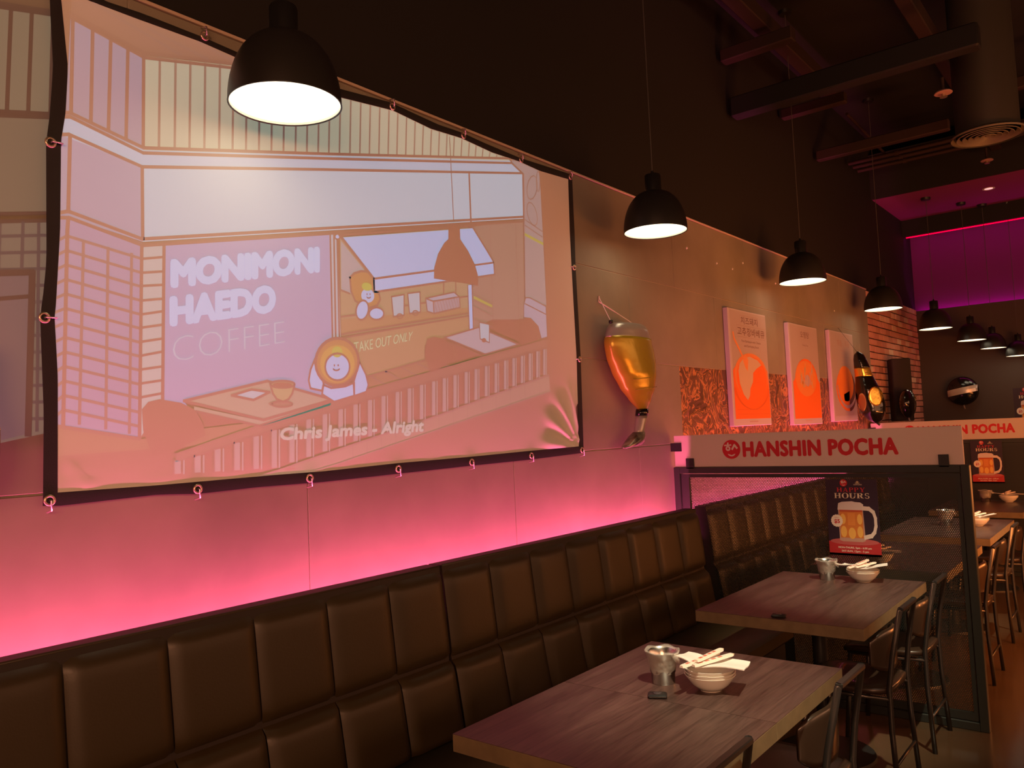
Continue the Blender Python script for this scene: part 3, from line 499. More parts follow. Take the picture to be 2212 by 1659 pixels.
["L",8,"LN",0.008,[[1.7759,1.8133],[1.7732,1.8094],[1.7656,1.8057],[1.7538,1.8027],[1.7391,1.8007],[1.7231,1.7998],[1.7072,1.8001],[1.693,1.8016],[1.6818,1.8041],[1.6748,1.8074],[1.6724,1.8112],[1.675,1.815],[1.6823,1.8186],[1.6936,1.8216],[1.7079,1.8237],[1.7238,1.8247],[1.7399,1.8245],[1.7544,1.8231],[1.766,1.8205],[1.7735,1.8172],[1.7759,1.8133]]],
["F",8,"DARK",[[1.7649,1.8114],[1.7623,1.8085],[1.7549,1.8058],[1.7438,1.8038],[1.7303,1.8025],[1.716,1.8023],[1.7028,1.803],[1.6921,1.8047],[1.6852,1.807],[1.6828,1.8098],[1.6853,1.8126],[1.6924,1.8153],[1.7032,1.8173],[1.7165,1.8186],[1.7308,1.8189],[1.7442,1.8182],[1.7553,1.8166],[1.7624,1.8142]]],
["F",6,"AWN",[[1.9057,1.8133],[1.9413,1.8023],[2.008,1.8094],[2.0542,1.8253],[2.0522,1.7742],[1.9539,1.7499],[1.8974,1.7785]]],
["L",7,"LN",0.008,[[1.9057,1.8133],[1.9413,1.8023],[2.008,1.8094],[2.0542,1.8253],[2.0522,1.7742],[1.9539,1.7499],[1.8974,1.7785],[1.9057,1.8133]]],
["F",6,"AWN",[[1.8703,1.9114],[1.848,1.8692],[1.8383,1.829],[1.8456,1.7996],[1.8978,1.7912],[1.9059,1.8191],[1.8879,1.8706]]],
["L",7,"LN",0.008,[[1.8703,1.9114],[1.848,1.8692],[1.8383,1.829],[1.8456,1.7996],[1.8978,1.7912],[1.9059,1.8191],[1.8879,1.8706],[1.8703,1.9114]]],
["F",6,"AWN",[[2.0847,1.9078],[2.1142,1.8602],[2.1259,1.8177],[2.1136,1.79],[2.0521,1.773],[2.0504,1.8252],[2.0717,1.877]]],
["L",7,"LN",0.008,[[2.0847,1.9078],[2.1142,1.8602],[2.1259,1.8177],[2.1136,1.79],[2.0521,1.773],[2.0504,1.8252],[2.0717,1.877],[2.0847,1.9078]]],
["F",8,"HOOD",[[2.0777,1.8957],[2.0704,1.8751],[2.0582,1.856],[2.0417,1.8394],[2.0219,1.8263],[1.9998,1.8171],[1.9767,1.8124],[1.9536,1.8122],[1.9318,1.8166],[1.9122,1.8251],[1.8957,1.8374],[1.8831,1.8529],[1.875,1.8707],[1.8717,1.8901],[1.8733,1.9101],[1.8798,1.9298],[1.8909,1.9483],[1.9062,1.9647],[1.9249,1.9783],[1.9462,1.9882],[1.969,1.9939],[1.9924,1.9952],[2.015,1.9918],[2.0357,1.9838],[2.0534,1.9716],[2.0671,1.9558],[2.076,1.9372],[2.0796,1.9168]]],
["L",9,"LN",0.012,[[2.0777,1.8957],[2.0704,1.8751],[2.0582,1.856],[2.0417,1.8394],[2.0219,1.8263],[1.9998,1.8171],[1.9767,1.8124],[1.9536,1.8122],[1.9318,1.8166],[1.9122,1.8251],[1.8957,1.8374],[1.8831,1.8529],[1.875,1.8707],[1.8717,1.8901],[1.8733,1.9101],[1.8798,1.9298],[1.8909,1.9483],[1.9062,1.9647],[1.9249,1.9783],[1.9462,1.9882],[1.969,1.9939],[1.9924,1.9952],[2.015,1.9918],[2.0357,1.9838],[2.0534,1.9716],[2.0671,1.9558],[2.076,1.9372],[2.0796,1.9168],[2.0777,1.8957]]],
["F",9,"HOD2",[[2.0587,1.8995],[2.0555,1.8818],[2.0475,1.8649],[2.0352,1.8501],[2.0194,1.838],[2.0011,1.8294],[1.9814,1.8248],[1.9614,1.8243],[1.9424,1.828],[1.9254,1.8356],[1.9113,1.8465],[1.9009,1.8602],[1.8946,1.8759],[1.8929,1.8927],[1.8958,1.9098],[1.9032,1.9261],[1.9147,1.9407],[1.9297,1.9529],[1.9474,1.962],[1.9668,1.9673],[1.9868,1.9684],[2.0063,1.9654],[2.0241,1.9582],[2.039,1.9473],[2.0502,1.9333],[2.0569,1.917]]],
["F",10,"AWN",[[2.0337,1.8865],[2.0311,1.8727],[2.0245,1.8598],[2.0145,1.8487],[2.0017,1.84],[1.9871,1.8344],[1.9717,1.8323],[1.9565,1.8337],[1.9426,1.8385],[1.9309,1.8463],[1.9221,1.8567],[1.9168,1.8688],[1.9153,1.882],[1.9178,1.8954],[1.924,1.908],[1.9336,1.9191],[1.9459,1.9279],[1.9603,1.9338],[1.9756,1.9363],[1.9909,1.9353],[2.0052,1.9308],[2.0174,1.923],[2.0266,1.9126],[2.0322,1.9001]]],
["L",11,"LN",0.008,[[2.0337,1.8865],[2.0311,1.8727],[2.0245,1.8598],[2.0145,1.8487],[2.0017,1.84],[1.9871,1.8344],[1.9717,1.8323],[1.9565,1.8337],[1.9426,1.8385],[1.9309,1.8463],[1.9221,1.8567],[1.9168,1.8688],[1.9153,1.882],[1.9178,1.8954],[1.924,1.908],[1.9336,1.9191],[1.9459,1.9279],[1.9603,1.9338],[1.9756,1.9363],[1.9909,1.9353],[2.0052,1.9308],[2.0174,1.923],[2.0266,1.9126],[2.0322,1.9001],[2.0337,1.8865]]],
["F",11,"HAIR",[[1.9997,1.9429],[1.9978,1.9355],[1.9932,1.9288],[1.9862,1.9237],[1.9779,1.9208],[1.9692,1.9204],[1.9611,1.9225],[1.9546,1.9269],[1.9505,1.9331],[1.9493,1.9403],[1.9511,1.9476],[1.9556,1.9542],[1.9625,1.9594],[1.9707,1.9624],[1.9795,1.9629],[1.9877,1.9608],[1.9942,1.9564],[1.9984,1.9502]]],
["F",11,"LNF",[[1.9628,1.8897],[1.9616,1.8863],[1.9589,1.8848],[1.9564,1.8861],[1.9554,1.8894],[1.9566,1.8928],[1.9593,1.8943],[1.9618,1.893]]],
["F",11,"LNF",[[1.9813,1.8904],[1.9801,1.887],[1.9774,1.8855],[1.9748,1.8868],[1.9739,1.8901],[1.9751,1.8935],[1.9777,1.895],[1.9803,1.8937]]],
["L",11,"LN",0.006,[[1.9828,1.8768],[1.9814,1.8749],[1.979,1.8732],[1.9758,1.8718],[1.972,1.8709],[1.968,1.8705],[1.9639,1.8706],[1.9602,1.8713],[1.9571,1.8724],[1.9549,1.874],[1.9537,1.8758]]],
["F",4,"RAIL",[[3.3459,2.079],[3.3443,2.038],[2.13,1.7617],[1.6984,1.6554],[1.4632,1.5947],[1.3177,1.5568],[1.3182,1.5831],[1.4638,1.6222],[1.6993,1.6866],[2.1317,1.8004]]],
["L",5,"LN",0.007,[[3.3459,2.079],[2.1317,1.8004],[1.6993,1.6866],[1.4638,1.6222],[1.3182,1.5801]]],
["L",5,"LN",0.007,[[3.3443,2.038],[2.13,1.7617],[1.6984,1.6554],[1.3489,1.5639]]],
["F",4,"BARS",[[3.307,2.0252],[3.3265,2.0263],[3.3163,1.8946],[3.2967,1.8916]]],
["L",5,"BARL",0.005,[[3.3355,2.0268],[3.3253,1.8949]]],
["L",5,"LN2",0.004,[[3.307,2.0252],[3.2969,1.894]]],
["F",4,"BARS",[[3.2462,2.0115],[3.266,2.0126],[3.2559,1.8798],[3.2361,1.8769]]],
["L",5,"BARL",0.005,[[3.2751,2.013],[3.265,1.88]]],
["L",5,"LN2",0.004,[[3.2462,2.0115],[3.2363,1.8792]]],
["F",4,"BARS",[[3.1829,1.9973],[3.203,1.9983],[3.1931,1.8643],[3.173,1.8615]]],
["L",5,"BARL",0.005,[[3.2122,1.9988],[3.2023,1.8645]]],
["L",5,"LN2",0.004,[[3.1829,1.9973],[3.1731,1.8638]]],
["F",4,"BARS",[[3.1174,1.9825],[3.1377,1.9835],[3.128,1.8483],[3.1076,1.8456]]],
["L",5,"BARL",0.005,[[3.1471,1.984],[3.1373,1.8485]]],
["L",5,"LN2",0.004,[[3.1174,1.9825],[3.1078,1.8478]]],
["F",4,"BARS",[[3.0498,1.9673],[3.0704,1.9683],[3.0608,1.8318],[3.0402,1.8291]]],
["L",5,"BARL",0.005,[[3.0799,1.9687],[3.0702,1.832]]],
["L",5,"LN2",0.004,[[3.0498,1.9673],[3.0404,1.8314]]],
["F",4,"BARS",[[2.9841,1.9525],[3.0048,1.9534],[2.9954,1.8157],[2.9746,1.8132]]],
["L",5,"BARL",0.005,[[3.0144,1.9538],[3.005,1.8159]]],
["L",5,"LN2",0.004,[[2.9841,1.9525],[2.9748,1.8154]]],
["F",4,"BARS",[[2.913,1.9365],[2.934,1.9374],[2.9248,1.7984],[2.9038,1.7959]]],
["L",5,"BARL",0.005,[[2.9437,1.9378],[2.9344,1.7985]]],
["L",5,"LN2",0.004,[[2.913,1.9365],[2.9039,1.7981]]],
["F",4,"BARS",[[2.8406,1.9202],[2.8618,1.921],[2.8528,1.7807],[2.8316,1.7783]]],
["L",5,"BARL",0.005,[[2.8716,1.9214],[2.8626,1.7808]]],
["L",5,"LN2",0.004,[[2.8406,1.9202],[2.8317,1.7805]]],
["F",4,"BARS",[[2.767,1.9037],[2.7885,1.9044],[2.7797,1.7627],[2.7583,1.7604]]],
["L",5,"BARL",0.005,[[2.7983,1.9048],[2.7895,1.7627]]],
["L",5,"LN2",0.004,[[2.767,1.9037],[2.7584,1.7626]]],
["F",4,"BARS",[[2.6989,1.8884],[2.7205,1.8891],[2.712,1.746],[2.6904,1.7439]]],
["L",5,"BARL",0.005,[[2.7305,1.8894],[2.7219,1.7461]]],
["L",5,"LN2",0.004,[[2.6989,1.8884],[2.6905,1.746]]],
["F",4,"BARS",[[2.6235,1.8714],[2.6453,1.872],[2.6369,1.7276],[2.6152,1.7256]]],
["L",5,"BARL",0.005,[[2.6553,1.8723],[2.6469,1.7276]]],
["L",5,"LN2",0.004,[[2.6235,1.8714],[2.6153,1.7276]]],
["F",4,"BARS",[[2.5535,1.8556],[2.5754,1.8562],[2.5673,1.7105],[2.5454,1.7086]]],
["L",5,"BARL",0.005,[[2.5855,1.8565],[2.5774,1.7104]]],
["L",5,"LN2",0.004,[[2.5535,1.8556],[2.5455,1.7106]]],
["F",4,"BARS",[[2.4856,1.8403],[2.5077,1.8409],[2.4998,1.6944],[2.4778,1.6927]]],
["L",5,"BARL",0.005,[[2.5179,1.8411],[2.5099,1.6944]]],
["L",5,"LN2",0.004,[[2.4856,1.8403],[2.4779,1.6947]]],
["F",4,"BARS",[[2.4113,1.8236],[2.4335,1.8241],[2.426,1.6781],[2.4039,1.6764]]],
["L",5,"BARL",0.005,[[2.4438,1.8243],[2.4362,1.6779]]],
["L",5,"LN2",0.004,[[2.4113,1.8236],[2.404,1.6784]]],
["F",4,"BARS",[[2.3396,1.8075],[2.3619,1.8079],[2.3547,1.6622],[2.3324,1.6607]]],
["L",5,"BARL",0.005,[[2.3722,1.808],[2.3649,1.662]]],
["L",5,"LN2",0.004,[[2.3396,1.8075],[2.3325,1.6626]]],
["F",4,"BARS",[[2.2701,1.7919],[2.2925,1.7922],[2.2857,1.6469],[2.2633,1.6455]]],
["L",5,"BARL",0.005,[[2.3029,1.7923],[2.2959,1.6467]]],
["L",5,"LN2",0.004,[[2.2701,1.7919],[2.2634,1.6474]]],
["F",4,"BARS",[[2.1928,1.7745],[2.2153,1.7747],[2.2088,1.6298],[2.1863,1.6285]]],
["L",5,"BARL",0.005,[[2.2257,1.7748],[2.2191,1.6296]]],
["L",5,"LN2",0.004,[[2.1928,1.7745],[2.1864,1.6304]]],
["F",4,"BARS",[[2.1207,1.7582],[2.1433,1.7584],[2.1371,1.6139],[2.1146,1.6127]]],
["L",5,"BARL",0.005,[[2.1537,1.7584],[2.1474,1.6136]]],
["L",5,"LN2",0.004,[[2.1207,1.7582],[2.1147,1.6146]]],
["F",4,"BARS",[[2.0464,1.7403],[2.069,1.7403],[2.0632,1.5975],[2.0407,1.5965]]],
["L",5,"BARL",0.005,[[2.0794,1.7403],[2.0736,1.5971]]],
["L",5,"LN2",0.004,[[2.0464,1.7403],[2.0407,1.5983]]],
["F",4,"BARS",[[1.9725,1.7223],[1.9951,1.7222],[1.9897,1.5812],[1.9672,1.5803]]],
["L",5,"BARL",0.005,[[2.0056,1.7222],[2.0001,1.5808]]],
["L",5,"LN2",0.004,[[1.9725,1.7223],[1.9672,1.5821]]],
["F",4,"BARS",[[1.897,1.7039],[1.9196,1.7037],[1.9146,1.5645],[1.892,1.5638]]],
["L",5,"BARL",0.005,[[1.9301,1.7036],[1.925,1.564]]],
["L",5,"LN2",0.004,[[1.897,1.7039],[1.8921,1.5655]]],
["F",4,"BARS",[[1.8223,1.6857],[1.8449,1.6854],[1.8402,1.548],[1.8177,1.5474]]],
["L",5,"BARL",0.005,[[1.8554,1.6853],[1.8506,1.5475]]],
["L",5,"LN2",0.004,[[1.8223,1.6857],[1.8177,1.5491]]],
["F",4,"BARS",[[1.7485,1.6677],[1.7711,1.6673],[1.7667,1.5317],[1.7442,1.5312]]],
["L",5,"BARL",0.005,[[1.7815,1.6671],[1.7771,1.5311]]],
["L",5,"LN2",0.004,[[1.7485,1.6677],[1.7443,1.5329]]],
["F",4,"BARS",[[1.6737,1.6494],[1.6962,1.6489],[1.6923,1.5164],[1.6698,1.5162]]],
["L",5,"BARL",0.005,[[1.7066,1.6486],[1.7027,1.5158]]],
["L",5,"LN2",0.004,[[1.6737,1.6494],[1.6698,1.5178]]],
["F",4,"BARS",[[1.6,1.6303],[1.6225,1.6296],[1.6194,1.517],[1.597,1.5168]]],
["L",5,"BARL",0.005,[[1.6329,1.6293],[1.6298,1.5164]]],
["L",5,"LN2",0.004,[[1.6,1.6303],[1.597,1.5184]]],
["F",4,"BARS",[[1.5258,1.6111],[1.5482,1.6103],[1.5459,1.5176],[1.5235,1.5174]]],
["L",5,"BARL",0.005,[[1.5586,1.6099],[1.5562,1.5169]]],
["L",5,"LN2",0.004,[[1.5258,1.6111],[1.5235,1.5189]]],
["F",4,"BARS",[[1.453,1.5922],[1.4753,1.5913],[1.4736,1.5181],[1.4513,1.518]]],
["L",5,"BARL",0.005,[[1.4856,1.5909],[1.4839,1.5175]]],
["L",5,"LN2",0.004,[[1.453,1.5922],[1.4513,1.5195]]],
["F",4,"BARS",[[1.3816,1.5737],[1.4038,1.5727],[1.4027,1.5186],[1.3805,1.5186]]],
["L",5,"BARL",0.005,[[1.4141,1.5722],[1.4129,1.518]]],
["L",5,"LN2",0.004,[[1.3816,1.5737],[1.3805,1.5201]]],
["F",4,"BARS",[[1.3133,1.5614],[1.3354,1.5602],[1.3346,1.5192],[1.3125,1.5192]]],
["L",5,"BARL",0.005,[[1.3456,1.5597],[1.3448,1.5185]]],
["L",5,"LN2",0.004,[[1.3133,1.5614],[1.3125,1.5206]]],
["L",5,"LN2",0.007,[[3.3492,1.8939],[2.5189,1.6916],[1.6939,1.5053],[1.5821,1.4824]]],
["L",5,"LN2",0.005,[[3.3506,1.8077],[1.9523,1.5116],[1.7712,1.4788]]],
["L",5,"LN2",0.004,[[3.2599,1.8722],[3.2574,1.7871]]],
["L",5,"LN2",0.004,[[3.1391,1.8427],[3.137,1.7617]]],
["L",5,"LN2",0.004,[[3.0238,1.8146],[3.0221,1.7374]]],
["L",5,"LN2",0.004,[[2.9138,1.7878],[2.9123,1.7141]]],
["L",5,"LN2",0.004,[[2.8086,1.7622],[2.8074,1.6919]]],
["L",5,"LN2",0.004,[[2.7079,1.7376],[2.707,1.6707]]],
["L",5,"LN2",0.004,[[2.6114,1.7141],[2.6108,1.6503]]],
["L",5,"LN2",0.004,[[2.5189,1.6916],[2.5185,1.6308]]],
["L",5,"LN2",0.004,[[2.4303,1.6716],[2.43,1.6121]]],
["L",5,"LN2",0.004,[[2.3451,1.6523],[2.3449,1.5941]]],
["L",5,"LN2",0.004,[[2.2633,1.6339],[2.2632,1.5768]]],
["L",5,"LN2",0.004,[[2.1846,1.6161],[2.1845,1.5602]]],
["L",5,"LN2",0.004,[[2.1088,1.599],[2.1088,1.5441]]],
["L",5,"LN2",0.004,[[2.0358,1.5825],[2.0359,1.5287]]],
["T",12,"CAPT","Chris James - Alright",0.03,[[1.7138,1.6534],[2.4303,1.6727],[2.4197,1.6277],[1.7087,1.6141]]],
["L",12,"LN",0.006,[[2.6591,2.967],[2.6645,2.5754]]],  # this cord and the next shape: a pendant's cast shadow painted in
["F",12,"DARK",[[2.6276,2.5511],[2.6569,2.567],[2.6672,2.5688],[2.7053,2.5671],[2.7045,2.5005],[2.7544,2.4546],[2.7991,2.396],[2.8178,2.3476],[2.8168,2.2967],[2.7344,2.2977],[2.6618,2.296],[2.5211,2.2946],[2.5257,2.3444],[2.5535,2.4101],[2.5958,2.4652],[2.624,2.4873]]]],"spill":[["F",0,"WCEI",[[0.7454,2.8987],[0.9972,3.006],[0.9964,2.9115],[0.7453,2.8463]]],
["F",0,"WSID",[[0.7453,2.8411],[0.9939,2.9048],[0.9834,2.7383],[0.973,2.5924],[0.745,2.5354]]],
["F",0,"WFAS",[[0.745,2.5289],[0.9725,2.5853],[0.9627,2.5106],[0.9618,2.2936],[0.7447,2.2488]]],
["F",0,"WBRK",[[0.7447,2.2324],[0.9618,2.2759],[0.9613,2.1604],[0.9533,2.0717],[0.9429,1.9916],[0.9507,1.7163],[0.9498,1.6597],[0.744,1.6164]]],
["L",2,"LN",0.011,[[0.7453,2.8542],[0.9942,2.9092]]],
["L",2,"LN",0.011,[[0.7453,2.8424],[0.9935,2.8989]]],
["L",2,"LN",0.011,[[0.745,2.5405],[0.9732,2.5939]]],
["L",2,"LN",0.011,[[0.745,2.5277],[0.9722,2.5824]]],
["L",2,"LN",0.011,[[0.7447,2.2513],[0.9619,2.2964]]],
["L",2,"LN",0.011,[[0.7447,2.2298],[0.9618,2.2745]]],
["L",1,"LN",0.011,[[0.8635,2.8618],[0.8517,2.5666]]],
["L",1,"LN",0.011,[[0.9179,2.8777],[0.9064,2.5799]]],
["L",1,"LN",0.011,[[0.9757,2.8934],[0.9658,2.5903]]],
["L",1,"LN",0.011,[[0.81,2.8486],[0.8001,2.5541]]],
["L",1,"LN2",0.009,[[0.7446,2.1895],[0.9616,2.231]]],
["L",1,"LN2",0.009,[[0.7446,2.1443],[0.9614,2.1821]]],
["L",1,"LN2",0.009,[[0.7445,2.0991],[0.9586,2.133]]],
["L",1,"LN2",0.009,[[0.7445,2.0541],[0.9541,2.0839]]],
["L",1,"LN2",0.009,[[0.7444,2.0092],[0.9482,2.0349]]],
["L",1,"LN2",0.009,[[0.7444,1.9644],[0.9431,1.9863]]],
["L",1,"LN2",0.009,[[0.7443,1.9198],[0.9445,1.9385]]],
["L",1,"LN2",0.009,[[0.7443,1.8752],[0.9458,1.8907]]],
["L",1,"LN2",0.009,[[0.7442,1.8308],[0.9472,1.843]]],
["L",1,"LN2",0.009,[[0.7442,1.7864],[0.9486,1.7954]]],
["L",1,"LN2",0.009,[[0.7442,1.7422],[0.9499,1.7479]]],
["L",1,"LN2",0.009,[[0.7441,1.6982],[0.9504,1.7005]]],
["L",2,"LN2",0.009,[[0.8914,2.2564],[0.8871,2.1154]]],
["L",2,"LN2",0.009,[[0.9324,2.2611],[0.9238,1.6669]]],
["L",2,"LN2",0.009,[[0.8332,2.2458],[0.8292,2.1078]]],
["F",3,"WDOO",[[0.7445,2.0791],[0.9049,2.1072],[0.8964,1.6573],[0.744,1.6225]]],
["L",4,"LN",0.018,[[0.7445,2.0891],[0.9146,2.1164],[0.9012,1.6571]]],
["L",4,"LN",0.012,[[0.7444,2.0142],[0.907,2.0466]]]],"E":{"ti":[[1.0163,2.9723],[1.0655,2.9667],[1.2112,2.9668],[1.4294,2.9706],[1.5804,2.9617],[2.0321,2.9612],[2.3107,2.9904],[2.5411,2.9734],[2.7374,2.9844],[2.9636,2.9718],[3.183,2.9788],[3.3514,2.9699],[3.6119,2.9837]],"to":[[0.9725,2.9851],[1.1096,2.9846],[1.2355,2.9915],[1.4467,2.9899],[1.5956,2.9822],[2.0241,2.9945],[2.3016,3.0219],[2.4455,3.0134],[2.5902,3.0061],[2.7454,3.0119],[2.9103,3.0041],[3.1844,2.9984],[3.6507,3.0185]],"lo":[[0.981,2.9323],[0.9654,2.7237],[0.9542,2.5657],[0.945,2.499],[0.9438,2.1534],[0.9359,2.0658],[0.9257,1.9869],[0.9334,1.7151],[0.9293,1.456]],"li":[[1.0161,2.9466],[1.0051,2.7371],[0.9974,2.5975],[0.9839,2.5092],[0.9792,2.2398],[0.9663,2.0265],[0.9623,1.99],[0.9696,1.8191],[0.9669,1.49]],"bi":[[0.9669,1.49],[1.2636,1.488],[1.6935,1.4915],[1.8953,1.4908],[2.2647,1.5001],[2.7063,1.5038],[3.1524,1.5112],[3.5914,1.5168]],"bo":[[0.9293,1.456],[0.9691,1.4521],[1.2631,1.4594],[1.3895,1.45],[1.6176,1.4544],[1.8939,1.4515],[2.117,1.4549],[2.7165,1.4636],[3.1492,1.468],[3.6328,1.4801]],"ri":[[3.6119,2.9837],[3.6033,2.6899],[3.6039,2.4925],[3.61,1.9899],[3.5914,1.5168]],"ro":[[3.6507,3.0185],[3.6487,2.6977],[3.6422,2.4952],[3.6483,1.9917],[3.6328,1.4801]]}}
# ------------------------------------------------------------------ roof timber, ducts, pipes
def beam(name, label, x0, x1, y0, y1, z0, z1, material=beam_paint, group='painted ceiling beams'):
    o = MB().cbox(x0, x1, y0, y1, z0, z1, min(.008, (z1-z0)*.2)).build(name, material); return tag(o, label, 'beam', group)
beam('ceiling_beam', 'reddish brown ceiling beam nearest the camera, at the top edge of the picture', XW, 3.9, 4.70, 4.82, 4.55, 4.75)
beam('ceiling_beam', 'reddish brown ceiling beam crossing just before the wide dark beam', XW, -1.9, 5.84, 5.94, 4.42, 4.52)
beam('ceiling_beam', 'short brown ceiling beam just beyond the wide dark beam', XW, -1.9, 7.12, 7.20, 4.33, 4.42)
beam('ceiling_beam', 'long lit brown ceiling beam ending beside the round air duct', XW, -1.28, 8.05, 8.13, 4.17, 4.27)
beam('ceiling_beam', 'brown ceiling beam behind the round air duct at right edge', -1.0, 3.9, 8.0, 8.08, 4.36, 4.46)
beam('ceiling_girder', 'long brown girder running away along the side wall', -2.19, -2.08, 4.0, 7.7, 4.58, 4.70, group='brown ceiling girders')
beam('ceiling_girder', 'brown girder reaching the magenta soffit beside the air duct', -1.22, -1.12, 4.0, 10.14, 4.47, 4.60, group='brown ceiling girders')
tag(MB().cbox(XW, -.74, 5.98, 6.10, 4.02, 4.18, .01).build('air_duct', mat('duct_dark', (.006, .0055, .005), .6)), 'wide dark rectangular duct crossing the open ceiling', 'duct')
pr = thing('conduit_rod', 'thin brown rod slanting past the lamp cables under the ceiling', 'rod', (-2.1, 7.9, 4.5)); MB().tube([(0,0,0),(0,1.4,-.05)], .014, 8).build('rod', beam_paint, pr)
for i, (y, z_) in enumerate(((9.15, 4.40), (9.32, 4.40), (9.50, 4.40))):
    p = thing('sprinkler_pipe', ['thin ceiling pipe nearest the long lit beam', 'thin ceiling pipe, middle of the three parallel pipes', 'thin ceiling pipe nearest the black fascia'][i], 'pipe', (XW, y, z_), 0, 'parallel pipes under the ceiling')
    MB().tube([(.01,0,0),(6.3,0,0)], .022, 10).build('pipe', beam_paint, p, 'auto')
    for x in (.5, 2.5, 4.5): MB().lathe([(.030,-.02),(.030,.02)], 10, cap=True).build('coupling', beam_paint, p, loc=(x,0,0)).rotation_euler = (0, math.pi/2, 0)
def sprinkler(x, y, z_, label, up):
    t = thing('ceiling_sprinkler', label, 'sprinkler', (x, y, z_), 0, 'sprinkler heads')
    MB().lathe([(.012, up), (.012, .01)], 10, cap=True).build('drop_pipe', beam_paint, t)
    MB().lathe([(.0, .02), (.05, .016), (.062, .004), (.060, 0), (.02, -.004), (0, -.004)], 20).build('plate', mat('plate_paint', (.40, .22, .20), .5), t, 'auto')
    MB().lathe([(.014, 0), (.014, -.02), (.026, -.024), (.026, -.028), (0, -.03)], 12).build('head', brass, t, 'auto')
sprinkler(-1.06, 6.55, 3.96, 'dull sprinkler plate below the end of the wide dark duct', .12)
sprinkler(-1.19, 8.4, 4.15, 'pink lit sprinkler plate left of the round air duct', .25)
sprinkler(-1.22, 9.75, 4.27, 'pink lit sprinkler plate just before the magenta soffit', .14)
d = thing('drop_duct', 'round vertical air duct with a ringed diffuser at its foot', 'duct', (-.855, 7.0, 3.70))
MB().lathe([(.215, .03), (.215, 1.24)], 40).build('duct_pipe', mat('duct_grey', (.055, .050, .042), .5, .3), d, 'auto')
MB().lathe([(.25, .0), (.255, .012), (.22, .035), (.215, .035)], 40).build('flange', mat('diffuser_paint', (.13, .11, .08), .5), d, 'auto')
for r in (.215, .175, .135, .095, .055):
    MB().lathe([(r, .002), (r-.022, .022), (r-.026, .022), (r-.004, -.002), (r, .002)], 40).build('louver_ring', MATS['diffuser_paint'], d, 'auto')
MB().lathe([(0, .004), (.02, .002), (.022, .02), (0, .024)], 20).build('hub', MATS['diffuser_paint'], d, 'auto')
dl = thing('recessed_downlight', 'small glowing downlight in the magenta soffit', 'downlight', (-1.35, 10.75, 4.214))
MB().lathe([(.045, -.001), (.065, -.004), (.066, 0)], 24).build('ring', white_paper, dl, 'auto'); MB().lathe([(0, -.0015), (.045, -.0015)], 24).build('lens', emat('downlight_lens', (1.0, .45, .42), 1.2), dl)

# ------------------------------------------------------------------ coloured light strips
pink_tape = emat('pink_tape', PINK_C, 4.0)
def led(name, label, x, y0, y1, z_, watts):
    t = thing(name, label, 'light strip', (x, y0, z_), 0, 'pink light strips behind the benches')
    MB().box(-.012, .012, 0, y1-y0, -.006, 0).build('channel', black, t); MB().box(-.006, .006, .01, y1-y0-.01, 0, .003).build('light_tape', pink_tape, t)
    L = bpy.data.lights.new('strip_light', 'AREA'); L.shape = 'RECTANGLE'; L.size = .02; L.size_y = y1-y0; L.energy = watts; L.color = PINK_C
    o = bpy.data.objects.new('strip_light', L); COL.objects.link(o); o.parent = t; o.location = (0, (y1-y0)/2, .005); o.rotation_euler = (math.radians(180), math.radians(-24), 0)
led('led_strip', 'hidden pink light strip behind the nearest leather benches', XW+.104, -1.0, 4.60, .85, PINK_W*5.6)
led('led_strip', 'hidden pink light strip behind the benches beyond the perforated divider', XW+.104, 4.75, 9.15, .85, PINK_W*4.4)
def cove(label, y, z_, strength, color, down):
    t = thing('cove_strip', label, 'light strip', (XW, y, z_), 0, 'magenta cove strips on the far wall')
    MB().box(.0, 6.4, -.012, .012, -.005, .005).build('light_tape', emat('cove_tape_%d' % down, color, strength), t)
cove('red strip glowing under the dark soffit valance', 11.665, 3.988, 2.2, (1.0, .0, .035), 1)
cove('added magenta strip hidden behind the soffit valance', 11.70, 4.10, COVE_S*1.3, (.95, .005, .50), 2)  # extra strip put out of sight to light the cove wall
cove('magenta strip glowing on the ledge of the dark far wall', YB+.075, 2.975, COVE_S*1.6, (.95, .01, .55), 0)
# lightboxes added out of view, standing in for warm and orange room light
def fill_lightbox(label, x, y, z_, ln, ht, strength, color, nm, rz=0):
    t = thing('unseen_lightbox', label, 'lightbox', (x, y, z_), rz, 'unseen lightboxes outside the picture')
    MB().cbox(-.05, .05, -ln/2, ln/2, 0, ht, .008).build('box', black, t)
    e = emat(nm, color, strength)
    MB().box(-.056, -.051, -ln/2+.02, ln/2-.02, .02, ht-.02).build('lit_face', e, t)
    for s in (-1, 1): MB().tube([(0, s*ln*.4, ht), (0, s*ln*.4, 4.95-z_)], .004, 6).build('cable', black, t)
fill_lightbox('unseen orange lightbox over the aisle opposite the posters', .6, 7.4, .85, 3.0, .40, ORANGE_S, ORANGE_C, 'orange_fill_light')
fill_lightbox('added orange lightbox over the aisle, turned to brighten the second signboard', .95, 5.3, .85, 1.5, .5, ORANGE_S*3.4, ORANGE_C, 'orange_fill_light_strong', math.radians(-56))
fill_lightbox('added warm fill lightbox behind the camera, turned towards the signboards', 1.3, -2.1, 1.9, 2.0, .9, WARM_S*6.8, WARM_C, 'warm_fill_light_strong', math.radians(-72))
for lab_, y_ in (('level with the camera', -1.36), ('opposite the near half of the screen', 1.1), ('opposite the far half of the screen', 3.6), ('opposite the beer glass balloon', 6.1), ('opposite the menu posters', 8.6)):
    fill_lightbox('added warm fill lightbox across the room, '+lab_, 3.5, y_, 1.9, 2.4, .9, WARM_S, WARM_C, 'warm_fill_light')

